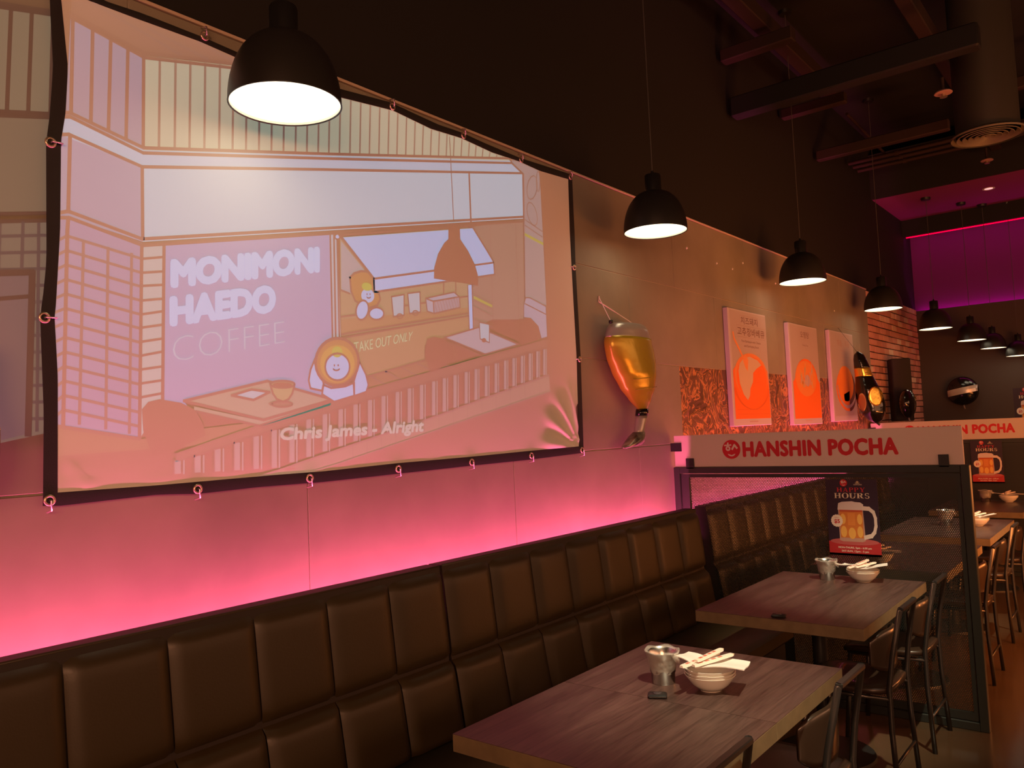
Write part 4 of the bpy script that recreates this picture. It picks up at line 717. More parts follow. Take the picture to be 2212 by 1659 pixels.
def added_spot(label, x, y, target, watts):  # spotlights added out of view to brighten tables and bowls
    t = thing('added_spotlight', label, 'spotlight', (x, y, 4.45), 0, 'added ceiling spotlights aimed at the tables')
    d_ = (Vector(target)-Vector((x, y, 4.30))).normalized(); q = d_.to_track_quat('-Z', 'Y')
    MB().lathe([(.03, 0), (.03, .5)], 12, cap=True).build('stem', black, t)
    c = MB().lathe([(.0, .10), (.045, .10), (.05, .09), (.05, -.06), (.046, -.06), (.046, .05), (0, .05)], 24).build('can', black, t, 'auto', (0, 0, -.06)); c.rotation_mode = 'QUATERNION'; c.rotation_quaternion = q
    L = bpy.data.lights.new('added_spot_light', 'SPOT'); L.energy = watts; L.color = FILL_SPOT_C; L.spot_size = math.radians(20); L.spot_blend = .9; L.shadow_soft_size = .04
    o = bpy.data.objects.new('added_spot_light', L); COL.objects.link(o); o.parent = c; o.location = (0, 0, -.065)
added_spot('added ceiling spotlight aimed at the nearest tables', .25, 1.4, (-1.1, 2.38, .75), FILL_SPOT_W)
added_spot('added ceiling spotlight aimed at the table before the divider', .25, 3.0, (-1.15, 4.15, .75), FILL_SPOT_W)
added_spot('added ceiling spotlight aimed at the tables beyond the divider', .3, 5.6, (-1.25, 6.8, .75), FILL_SPOT_W)
# ------------------------------------------------------------------ pendant lamps
shade_black = mat('shade_black', (.016, .015, .014), .38); shade_white = mat('shade_white', (.85, .82, .74), .5)
bulb_mat = emat('bulb_glow', (1.0, .84, .56), 3.0)
def pendant(label, x, y, z_, dia, top, watts=1.0):
    k = dia/.36; t = thing('pendant_lamp', label, 'lamp', (x, y, z_), 0, 'black pendant lamps in a row along the wall'); h = .235*k
    prof = []
    for i in range(15):
        a = i/14*math.pi/2; prof.append((k*(.18*math.cos(a)**.78 if i < 14 else .03), h*math.sin(a)**1.02))
    prof = [p for p in prof if p[0] >= .048*k] + [(.047*k, h*.985)]
    MB().lathe(prof, 48).build('shade', shade_black, t, True)
    MB().lathe([(r-.004*k, zz*.985+.0005) for r, zz in prof] , 48).build('shade_lining', shade_white, t, True)
    MB().lathe([(.18*k, .0), (.181*k, -.003*k), (.176*k, -.003*k), (.176*k, .0)], 48).build('rim', shade_black, t, True)
    MB().lathe([(.046*k, h*.965), (.046*k, h+.085*k), (.042*k, h+.093*k), (.010*k, h+.096*k), (.008*k, h+.115*k), (0, h+.115*k)], 28).build('socket', mat('socket_black', (.010, .010, .010), .28), t, 'auto')
    MB().lathe([(.0, .007*k), (.12*k, .007*k), (.1735*k, .008*k), (.1735*k, .014*k), (0, .014*k)], 40).build('diffuser', bulb_mat, t, 'auto')
    c = MB().tube([(0, 0, h+.11*k), (0, 0, top-z_-.02)], .003, 6); c.build('cord', mat('grey_cord', (.08, .07, .065), .5), t)
    MB().lathe([(.0, -.03), (.05, -.028), (.055, 0)], 20, (0, 0, top-z_), cap=True).build('canopy', shade_black, t, 'auto')
    L = bpy.data.lights.new('bulb_light', 'SPOT'); L.energy = LAMP_W*watts; L.color = LAMP_C; L.shadow_soft_size = .035*k; L.spot_size = math.radians(66); L.spot_blend = .9
    o = bpy.data.objects.new('bulb_light', L); COL.objects.link(o); o.parent = t; o.location = (0, 0, .004*k)
for i, (lab, x, y, z_, dia, top) in enumerate((
    ('largest black pendant lamp, hanging before the screen picture', -2.14, 1.556, 2.703, .36, 4.95),
    ('black pendant lamp hanging right of the screen above the beer glass balloon', -2.14, 4.031, 2.707, .357, 4.95),
    ('black pendant lamp above the Korean menu posters, third from the camera', -2.14, 6.453, 2.712, .362, 4.95),
    ('black pendant lamp at the near edge of the brick wall', -2.14, 8.882, 2.72, .37, 4.95),
    ('black pendant lamp under the magenta corner, fifth from the camera', -1.99, 10.6, 2.628, .366, 4.214),
    ('small pendant lamp before the dark far wall, third from the right edge', -1.7155, 11.2, 2.4985, .322, 4.214),
    ('small pendant lamp before the dark far wall, second from the right edge', -1.532, 11.5, 2.40, .29, 4.214),
    ('small pendant lamp cut off by the right edge of the picture', -1.283, 11.65, 2.29, .29, 4.214))):
    pendant(lab, x, y, z_, dia, top, 1.0 if i < 4 else .6)

# ------------------------------------------------------------------ projector screen
scr = thing('projector_screen', 'large white projector screen with black border tied to the wall, showing a cartoon cafe', 'projector screen', (0, 0, 0))
ED = PIC['E']
def resample(pts, n):
    L_ = [0]
    for a, b in zip(pts[:-1], pts[1:]): L_.append(L_[-1]+math.hypot(b[0]-a[0], b[1]-a[1]))
    out = []
    for i in range(n):
        s_ = L_[-1]*i/(n-1); k = max(j for j in range(len(L_)) if L_[j] <= s_+1e-9); k = min(k, len(pts)-2)
        f = (s_-L_[k])/max(1e-9, L_[k+1]-L_[k]); out.append((pts[k][0]*(1-f)+pts[k+1][0]*f, pts[k][1]*(1-f)+pts[k+1][1]*f))
    return out
TI = [(.985, 2.975)] + ED['ti'][1:]; LI = [(.985, 2.975)] + ED['li'][1:]; TO = [(.955, 3.01)] + ED['to'][1:]; LO = [(.955, 3.01)] + ED['lo'][1:]
NU, NV = 150, 84
tp, bt, lf, rt = resample(TI, NU), resample(ED['bi'], NU), resample(LI, NV), resample(ED['ri'], NV)
def fold(Y, Z):
    dx = -.0
    ax, az = 3.60-Y, Z-1.51                      # tension folds fanning out of the lower right corner
    if 0 < ax < .42 and 0 < az < .42:
        r = math.hypot(ax, az); th = math.atan2(az, ax)
        dx += .013*math.sin(th*15)*math.exp(-((r-.16)/.16)**2)*min(1, r/.05)*(1-min(1, max(0, r-.3)/.12))
    bx_, bz = Y-.98, Z-1.50
    if bx_ > 0 and bz > 0:
        r = math.hypot(bx_, bz); th = math.atan2(bz, bx_); dx += .002*math.sin(th*17)*math.exp(-((r-.06)/.035)**2)
        dx += .0010*math.sin(Y*26+bz*30)*math.exp(-(bz/.012)**2)
    return dx
vs = []
for j in range(NV):
    v = j/(NV-1)
    for i in range(NU):
        u = i/(NU-1)
        Y = (1-v)*tp[i][0]+v*bt[i][0]+(1-u)*lf[j][0]+u*rt[j][0]-((1-u)*(1-v)*tp[0][0]+u*(1-v)*tp[-1][0]+(1-u)*v*bt[0][0]+u*v*bt[-1][0])
        Z = (1-v)*tp[i][1]+v*bt[i][1]+(1-u)*lf[j][1]+u*rt[j][1]-((1-u)*(1-v)*tp[0][1]+u*(1-v)*tp[-1][1]+(1-u)*v*bt[0][1]+u*v*bt[-1][1])
        vs.append((-2.4345+fold(Y, Z) if fold(Y, Z) > 0 or Y > 3.3 else -2.4345+fold(Y, Z)*.4, Y, Z))
fs = [(j*NU+i, (j+1)*NU+i, (j+1)*NU+i+1, j*NU+i+1) for j in range(NV-1) for i in range(NU-1)]
FAB = (.76, .74, .70)
MB().add(vs, fs).build('screen_fabric', mat('screen_fabric', FAB, .75, bump=(420, .03)), scr, True)
bord = mat('black_border', (.014, .012, .012), .7, bump=(300, .1))
def strip(inner, outer, n):
    a, b = resample(inner, n), resample(outer, n); mb = MB(); rings = []
    for p, q in zip(a, b): rings.append([(-2.437, *p), (-2.4330, *p), (-2.4322, (p[0]+q[0])/2, (p[1]+q[1])/2), (-2.4335, *q), (-2.437, *q)])
    return mb.rings(rings)
strip(TI, TO, 80).build('border', bord, scr, 'auto'); strip(ED['bi'], ED['bo'], 60).build('border', bord, scr, 'auto')
strip(LI, LO, 40).build('border', bord, scr, 'auto'); strip(ED['ri'], ED['ro'], 40).build('border', bord, scr, 'auto')
def torus(R_, r, n=20, k=8):
    return MB().rings([[(r*math.sin(2*math.pi*b/k), (R_+r*math.cos(2*math.pi*b/k))*math.cos(2*math.pi*a/n), (R_+r*math.cos(2*math.pi*b/k))*math.sin(2*math.pi*a/n)) for b in range(k)] for a in list(range(n))+[0]], False)
gm = torus(.0125, .004); gm_o = gm.build('grommet', brass, scr, True); gme = gm_o.data; bpy.data.objects.remove(gm_o)
hookm = MB().tube([(.004, 0, 0), (.014, 0, -.002), (.012, 0, -.028), (-.018, 0, -.034)], .003, 6); ho = hookm.build('hook', mat('hook_metal', (.78, .70, .66), .3, .8), scr, True); hme = ho.data; bpy.data.objects.remove(ho)
G = [(.97, 2.99, 0), (1.447, 2.995, 180), (1.89, 3.0, 180), (2.307, 3.005, 180), (2.755, 3.0, 180), (3.19, 2.99, 180), (3.632, 3.0, 180),
     (.955, 2.497, 90), (.935, 1.985, 90), (3.625, 2.493, 270), (3.635, 1.988, 270),
     (.945, 1.47, 0), (1.39, 1.466, 0), (1.83, 1.47, 0), (2.27, 1.477, 0), (2.72, 1.48, 0), (3.165, 1.488, 0), (3.615, 1.496, 0)]
for y, z_, a in G:
    g = link('grommet', gme, scr, (-2.4315, y, z_)); hk = link('hook', hme, g); hk.rotation_euler = (math.radians(a), 0, 0)
EM = dict(CEIL=(.02,.02,.02), SIDL=(.02,.09,.18), SIDF=(.12,.22,.17), FASC=(.08,.24,.36), BLKL=(.03,.11,.22), MARB=(.09,.26,.36), BRKL=(.02,.08,.20), COLM=(.09,.19,.22),
  SIGN=(.03,.12,.28), POST=(.07,.19,.27), INTR=(.05,.09,.05), FRNT=(.05,.07,.03), FLOR=(.02,.03,.01), RIGH=(.02,.05,.05), RIG2=(.03,.09,.12), TILE=(.03,.05,.04),
  LN=(.0,.005,.01), LN2=(.01,.02,.03), LN3=(.01,.04,.04), LETT=(.09,.28,.50), LET2=(.09,.23,.36), LNF=(.0,.0,.0), AWN=(.05,.24,.46), INSL=(.04,.13,.18), CNTR=(.05,.06,.02),
  CARD=(.06,.21,.29), BOX=(.05,.15,.23), BOXF=(.04,.10,.15), HOOD=(.08,.06,.0), HOD2=(.14,.12,.0), HAIR=(.08,.20,.0), TAKE=(.12,.26,.16), YELL=(.08,.16,.0), SOFA=(.04,.12,.20),
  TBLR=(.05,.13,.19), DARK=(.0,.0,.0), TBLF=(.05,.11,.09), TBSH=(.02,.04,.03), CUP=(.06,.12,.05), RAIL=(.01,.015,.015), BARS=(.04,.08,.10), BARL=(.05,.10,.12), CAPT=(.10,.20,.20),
  WCEI=(.04,.025,.015), WSID=(.09,.088,.06), WFAS=(.07,.068,.048), WBRK=(.075,.075,.058), WDOO=(.06,.05,.06))
def draw(items, x0, name, dif, parent):
    pr_ = Print(lambda u, v, lv: (x0+lv*.00009, u, v))
    for it in items:
        if it[0] == 'F': pr_.fill(it[1], EM[it[2]], it[3])
        elif it[0] == 'L': pr_.line(it[1], EM[it[2]], it[4], it[3])
        else: pr_.text(it[1], EM[it[2]], it[3], it[5], min(it[4], 0), 1.0, .008 if it[4] > .04 else .0025 if it[4] > .025 else 0)
    return pr_.m.build(name, attr_mat(name, dif), parent)
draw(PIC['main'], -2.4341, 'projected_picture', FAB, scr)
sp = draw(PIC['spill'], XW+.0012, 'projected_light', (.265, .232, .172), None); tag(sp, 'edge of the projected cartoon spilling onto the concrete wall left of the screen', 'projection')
# ------------------------------------------------------------------ leather benches
def pad_mesh(wd, z0, z1, x0, x1, d, nu=12, nv=14):
    """one quilted panel: front bulges out of a leaning board, x0 at z0, x1 at z1"""
    vs = []; 
    for j in range(nv+1):
        v = j/nv
        for i in range(nu+1):
            u = i/nu; s_ = abs(2*u-1); t_ = abs(2*v-1)
            h = (.42+.58*max(0, 1-s_**6)**.6)*(max(0, 1-t_**9)**.5)
            vs.append((x0+(x1-x0)*v + d*h, .002+(wd-.004)*u, z0+.003+(z1-z0-.006)*v))
    fs = [(j*(nu+1)+i, j*(nu+1)+i+1, (j+1)*(nu+1)+i+1, (j+1)*(nu+1)+i) for j in range(nv) for i in range(nu)]
    mb = MB().add(vs, fs); me = bpy.data.meshes.new('back_panel'); me.from_pydata(mb.v, [], mb.f); me.materials.append(leather)
    me.polygons.foreach_set('use_smooth', [True]*len(me.polygons)); return me
PW = .2840
UP = pad_mesh(PW, .725, 1.078, -2.245, -2.285, .042); LOWP = pad_mesh(PW, .44, .725, -2.185, -2.235, .045)
def bench(label, y0, n):
    ln = n*PW; t = thing('leather_bench', label, 'bench', (0, y0, 0), 0, 'brown leather wall benches')
    bd = MB(); bd.rings([[(-2.345, y, .10), (-2.345, y, 1.088), (-2.272, y, 1.088), (-2.236, y, .72), (-2.18, y, .40), (-2.18, y, .10)] for y in (.004, ln-.004)])
    bd.build('back_board', mat('bench_dark', (.020, .013, .010), .6), t)
    MB().tube([(-2.277, .01, 1.085), (-2.277, ln-.01, 1.085)], .006, 8).build('piping', leather, t, True)
    for i in range(n):
        link('back_panel', UP, t, (0, i*PW, 0)); link('back_panel', LOWP, t, (0, i*PW, 0))
    MB().cbox(-2.19, -1.70, .006, ln-.006, .36, .46, .022).build('seat', leather, t, 'auto')
    MB().box(-2.17, -1.76, .01, ln-.01, .0, .36).build('plinth', black_soft, t)
    return t
bench('brown leather bench at the lower left, left of the gap below the screen', 2.327-8*PW, 8)
bench('brown leather bench behind the nearest table, ending at the perforated divider', 2.333, 8)
bench('brown leather bench beside the aisle just beyond the perforated divider', 4.735, 8)
bench('brown leather bench farthest away, before the second signboard', 4.735+8*PW+.006, 7)
bench('brown leather bench nearest the camera, off the left edge', 2.321-16*PW, 8)

# ------------------------------------------------------------------ tables
def table(label, x0, x1, y0, y1):
    cx, cy = (x0+x1)/2, (y0+y1)/2; t = thing('dining_table', label, 'table', (cx, cy, 0), 0, 'wood topped tables along the benches'); a, b = (x1-x0)/2, (y1-y0)/2
    MB().cbox(-a, a, -b, b, .700, .7486, .0010).build('table_edge_band', table_edge, t)
    MB().box(-a+.0003, a-.0003, -b+.0003, b-.0003, .7485, .75).build('tabletop', table_wood, t)
    MB().lathe([(.035, .03), (.035, .70)], 20).build('column', black, t, 'auto')
    MB().cbox(-.11, .11, -.11, .11, .692, .70, .002).build('mounting_plate', black, t)
    MB().lathe([(0, .03), (.05, .03), (.22, .012), (.225, 0), (0, 0)], 32).build('foot', black, t, 'auto')
    return t
table('nearest wood topped table, cut off by the bottom edge', -1.64, -.905, 1.705, 2.2605)
table('wood topped table pushed against the nearest table, holding a steel cup', -1.64, -.905, 2.262, 2.866)
table('wood topped table just before the perforated divider', -1.73, -.99, 3.44, 4.56)
table('wood topped table just behind the perforated divider', -1.67, -.945, 4.84, 5.95)
table('wood topped table between two others beyond the divider', -1.67, -.945, 6.27, 7.44)
table('farthest wood topped table, before the second signboard', -1.67, -.945, 7.98, 9.08)

# ------------------------------------------------------------------ chairs
def make_chair():
    t = thing('dining_chair', 'x', 'chair', (0, 0, 0), 0, 'dark metal chairs along the aisle')
    for s in (-1, 1):
        MB().tube([(.012, s*.175, 0), (-.004, s*.160, .30), (-.006, s*.150, .47), (.012, s*.138, .60), (.050, s*.122, .79), (.052, s*.115, .80)], .0115, 8, flat=.75).build('leg', chair_metal, t, True)
        MB().tube([(-.385, s*.185, 0), (-.350, s*.165, .43)], .0115, 8, flat=.75).build('leg', chair_metal, t, True)
        MB().tube([(-.004, s*.152, .425), (-.36, s*.166, .425)], .009, 8).build('side_rail', chair_metal, t, True)
    MB().cbox(.040, .064, -.122, .122, .786, .802, .003).build('top_rail', chair_metal, t)
    MB().tube([(.004, -.168, .16), (.004, .168, .16)], .007, 8).build('stretcher', chair_metal, t, True)
    MB().tube([(-.372, -.178, .20), (-.372, .178, .20)], .007, 8).build('stretcher', chair_metal, t, True)
    # curved back pad with rounded corners
    rings = []; N = 18
    for i in range(N+1):
        u = -1+2*i/N; hh = .090*(1-abs(u)**4*.45); zc = .604; th = .014*(1-abs(u)**6*.6)
        yy = u*.155; xx = -.022-.050*u*u
        ring = []
        for k in range(12):
            a = 2*math.pi*k/12; ca, sa = math.cos(a), math.sin(a); ca = math.copysign(abs(ca)**.55, ca); sa = math.copysign(abs(sa)**.55, sa)
            ring.append((xx+th*ca+.10*(hh*sa/1.0)*.12, yy, zc+hh*sa))
        rings.append(ring)
    MB().rings(rings).build('back_pad', chair_pad, t, True)
    # saddle seat
    rings = []
    for i in range(13):
        u = -1+2*i/12; wd = .195*(1-abs(u)**6*.25)*(1.0-.06*u); x = -.195+u*.19
        ring = []
        for k in range(16):
            a = 2*math.pi*k/16; ca, sa = math.cos(a), math.sin(a); ca = math.copysign(abs(ca)**.5, ca); sa = math.copysign(abs(sa)**.6, sa)
            ring.append((x, wd*ca, .452+.014*sa + (.010*(abs(ca)**2) if sa > 0 else 0) - (.02*max(0, -u)**4)))
        rings.append(ring)
    MB().rings(rings).build('seat', chair_pad, t, True)
    return t
ch = make_chair(); first = True
for lab, x, y, rz in (('dark metal chair at the bottom edge, nearest the camera', -.925, 1.875, 0), ('dark metal chair beside the table with the steel cup', -.865, 2.655, 0),
    ('dark metal chair by the near end of the table before the divider', -.95, 3.77, 0), ('dark metal chair closest to the perforated divider', -.95, 4.43, 0),
    ('dark metal chair just beyond the end of the perforated divider', -.875, 5.66, 0), ('dark metal chair second beyond the perforated divider', -.905, 6.72, 0),
    ('dark metal chair third beyond the perforated divider', -.89, 7.45, 0), ('dark metal chair farthest away at the right edge', -.89, 8.35, 0)):
    o = ch if first else copy_tree(ch); first = False
    o.location = (x, y, 0); o.rotation_euler = (0, 0, rz); o['label'] = lab

# ------------------------------------------------------------------ perforated dividers
def perforated(x0, x1, z0, z1, pitch=.0100, hole=.0037, y=0.0):
    R_ = pitch/math.sqrt(3); rowp = pitch*math.sqrt(3)/2; nx = int((x1-x0)/pitch); nz = int((z1-z0)/rowp)
    cx, cz = np.meshgrid(np.arange(nx), np.arange(nz)); X = x0 + pitch*(cx + .5*(cz % 2) + .25); Z = z0 + rowp*(cz+.5)
    ang = np.radians(30+60*np.arange(6)); ox, oz = np.cos(ang), np.sin(ang)
    n = X.size; X = X.reshape(-1, 1); Z = Z.reshape(-1, 1)
    P = np.zeros((n, 12, 3)); P[:, :6, 0] = np.clip(X + R_*ox, x0, x1); P[:, :6, 2] = np.clip(Z + R_*oz, z0, z1)
    P[:, 6:, 0] = X + hole*ox; P[:, 6:, 2] = Z + hole*oz; P[:, :, 1] = y
    k = np.arange(6); q = np.stack([k, (k+1) % 6, 6+(k+1) % 6, 6+k], 1).reshape(1, 6, 4) + 12*np.arange(n).reshape(-1, 1, 1)
    me = bpy.data.meshes.new('perforated_sheet'); me.vertices.add(n*12); me.vertices.foreach_set('co', P.reshape(-1))
    me.loops.add(n*24); me.loops.foreach_set('vertex_index', q.reshape(-1).astype(np.int32))
    me.polygons.add(n*6); me.polygons.foreach_set('loop_start', np.arange(n*6, dtype=np.int32)*4); me.polygons.foreach_set('loop_total', np.full(n*6, 4, dtype=np.int32)) if False else None
    me.update(calc_edges=True); me.validate(); me.materials.append(frame_green); return me
PERF = perforated(-2.350, -.828, .080, 1.282)
def divider(label, y):
    t = thing('perforated_divider', label, 'divider', (0, y, 0), 0, 'perforated metal booth dividers')
    a, b, H_ = -2.44, -.77, 1.34
    MB().cbox(a, a+.042, 0, .05, 0, H_, .003).build('post', frame_green, t); MB().cbox(b-.042, b, 0, .05, 0, H_, .003).build('post', frame_green, t)
    MB().cbox(a+.042, b-.042, 0, .05, H_-.040, H_, .003).build('top_rail', frame_green, t); MB().cbox(a+.042, b-.042, 0, .05, 0, .042, .003).build('bottom_rail', frame_green, t)
    i0, i1, j0, j1 = a+.046, b-.046, .046, H_-.044
    MB().box(i0, i0+.052, .012, .036, j0, j1).build('inner_frame', frame_green, t); MB().box(i1-.020, i1, .012, .036, j0, j1).build('inner_frame', frame_green, t)
    MB().box(i0+.052, i1-.020, .012, .036, j1-.022, j1).build('inner_frame', frame_green, t); MB().box(i0+.052, i1-.020, .012, .036, j0, j0+.04).build('inner_frame', frame_green, t)
    o = link('perforated_sheet', PERF, t, (0, .024, 0)); o['kind'] = 'stuff'
    for x0, x1, z0, z1 in ((-2.351, -2.297, 1.33, 1.395), (-.909, -.86, 1.33, 1.395)):
        MB().cbox(x0, x1, .0, .008, z0, z1, .001).build('clip', black, t); MB().cbox(x0, x1, .026, .034, z0, z1, .001).build('clip', black, t)
    return t
divider('near perforated metal divider with dark frame between the booths', 4.66); divider('far perforated metal divider under the second signboard', 9.20)
def acrylic():
    M = bpy.data.materials.new('milky_acrylic'); M.use_nodes = True; nt = M.node_tree; nt.nodes.clear(); o = nt.nodes.new('ShaderNodeOutputMaterial')
    d_ = nt.nodes.new('ShaderNodeBsdfDiffuse'); d_.inputs[0].default_value = (.80, .70, .65, 1); t_ = nt.nodes.new('ShaderNodeBsdfTranslucent'); t_.inputs[0].default_value = (.60, .55, .55, 1)
    g_ = nt.nodes.new('ShaderNodeBsdfGlossy'); g_.inputs['Roughness'].default_value = .2; m1 = nt.nodes.new('ShaderNodeMixShader'); m1.inputs[0].default_value = .35; m2 = nt.nodes.new('ShaderNodeMixShader'); m2.inputs[0].default_value = .04
    nt.links.new(d_.outputs[0], m1.inputs[1]); nt.links.new(t_.outputs[0], m1.inputs[2]); nt.links.new(m1.outputs[0], m2.inputs[1]); nt.links.new(g_.outputs[0], m2.inputs[2]); nt.links.new(m2.outputs[0], o.inputs[0]); return M
AC = acrylic(); ink = attr_mat('flat_print', (1, 1, 1), False, .5); RED = (.50, .008, .014); CREAM = (.66, .58, .52)
def logo(p, lv, cx, cz, r, red=RED, pale=CREAM):
    p.fill(lv, red, ellipse(cx, cz, r, r, 36))
    e = (cx-.36*r, cz+.12*r)                                     # left eye: ring with two strokes above
    p.fill(lv+1, pale, ellipse(e[0], e[1]-.02*r, .27*r, .27*r, 18)); p.fill(lv+2, red, ellipse(e[0], e[1]-.02*r, .10*r, .10*r, 12))
    p.line(lv+1, pale, [(e[0]-.36*r, e[1]+.30*r), (e[0]+.34*r, e[1]+.34*r)], .14*r); p.line(lv+1, pale, [(e[0]-.02*r, e[1]+.32*r), (e[0]+.02*r, e[1]+.55*r)], .15*r)
    p.line(lv+1, pale, [(cx+.10*r, cz+.02*r), (cx+.36*r, cz+.46*r), (cx+.62*r, cz+.12*r)], .20*r)
    sm = [(cx+.42*r*math.cos(math.radians(a)), cz-.40*r+.34*r*math.sin(math.radians(a))) for a in range(190, 351, 16)] + [(cx+.30*r, cz-.50*r), (cx, cz-.60*r), (cx-.30*r, cz-.50*r)]
    p.fill(lv+1, pale, sm)
def signboard(label, y):
    t = thing('signboard', label, 'sign', (0, y, 0), 0, 'white signboards on the dividers')
    MB().cbox(-2.432, -.792, 0, .012, 1.3405, 1.541, .002).build('panel', AC, t)
    p = Print(lambda u, v, lv: (u, -.0006-lv*.0003, v)); p.rtext(0, RED, 'HANSHIN POCHA', -1.970, -1.106, 1.4035, 1.4855, .0, 1.07, .0058); p.m.build('lettering', ink, t)
    p = Print(lambda u, v, lv: (u, -.0006-lv*.0003, v)); logo(p, 0, -2.047, 1.446, .058); p.m.build('emblem', ink, t)
    MB().cbox(-2.455, -2.380, -.008, .0, 1.440, 1.494, .001).build('wall_bracket', black, t)
signboard('white signboard lettered in red on the near divider', 4.672); signboard('white signboard lettered in red on the far divider, partly hidden', 9.212)

# ------------------------------------------------------------------ happy hour posters
def serif_word(p, lv, col, word, x0, x1, y0, y1):
    """thick-and-thin serif capitals"""
    ws = dict(H=1.0, A=1.0, P=.82, Y=.98, O=.98, U=.98, R=.98, S=.72); tot = sum(ws[c] for c in word)+.10*(len(word)-1); k = (x1-x0)/tot; h = y1-y0; x = x0
    def R_(a, b, c, d): p.fill(lv, col, [(x+a*w_, y0+c*h), (x+b*w_, y0+c*h), (x+b*w_, y0+d*h), (x+a*w_, y0+d*h)])
    def Q(pts): p.fill(lv, col, [(x+a*w_, y0+b*h) for a, b in pts])
    def arc(cx, cy, rx, ry, a0, a1, t0, t1, n=14):
        pts = []; inn = []
        for i in range(n+1):
            a = math.radians(a0+(a1-a0)*i/n); tk = t0+(t1-t0)*abs(math.cos(a)); pts.append((cx+rx*math.cos(a), cy+ry*math.sin(a))); inn.append((cx+(rx-tk)*math.cos(a), cy+(ry-t0)*math.sin(a)))
        for i in range(n): Q([pts[i], pts[i+1], inn[i+1], inn[i]])
    for c in word:
        w_ = ws[c]*k
        if c == 'H':
            for a in (.08, .66): R_(a, a+.22, 0, 1); R_(a-.08, a+.30, 0, .07); R_(a-.08, a+.30, .93, 1)
            R_(.28, .70, .47, .55)
        if c == 'A': Q([(.08,0),(.16,0),(.52,.92),(.46,1)]); Q([(.64,0),(.88,0),(.54,1),(.44,1)]); R_(0,.28,0,.07); R_(.56,1,0,.07); R_(.24,.70,.30,.37)
        if c in 'PR':
            R_(.08,.32,0,1); R_(0,.42,0,.07); R_(0,.40,.93,1); arc(.46,.74,.46 if c == 'P' else .38,.26,-90,90,.07,.24)
            R_(.30,.48,.93,1); R_(.30,.48,.48,.55)
            if c == 'R': Q([(.42,.50),(.62,.50),(.92,.0),(.68,.0)]); R_(.66,1,0,.06)
        if c == 'Y': Q([(.08,1),(.32,1),(.62,.44),(.40,.44)]); Q([(.86,1),(.94,1),(.62,.44),(.54,.44)]); R_(.39,.63,0,.46); R_(.28,.74,0,.07); R_(0,.40,.93,1); R_(.74,1,.93,1)
        if c == 'O': arc(.5,.5,.5,.52,0,360,.06,.24,28)
        if c == 'U': R_(.08,.32,.30,1); R_(0,.42,.93,1); R_(.78,.86,.30,1); R_(.66,1,.93,1); arc(.47,.32,.39,.34,180,360,.07,.22)
        if c == 'S': arc(.5,.74,.42,.28,15,265,.08,.20); arc(.5,.27,.46,.29,-165,85,.08,.22); R_(.40,.60,.47,.56)
        x += w_+.10*k
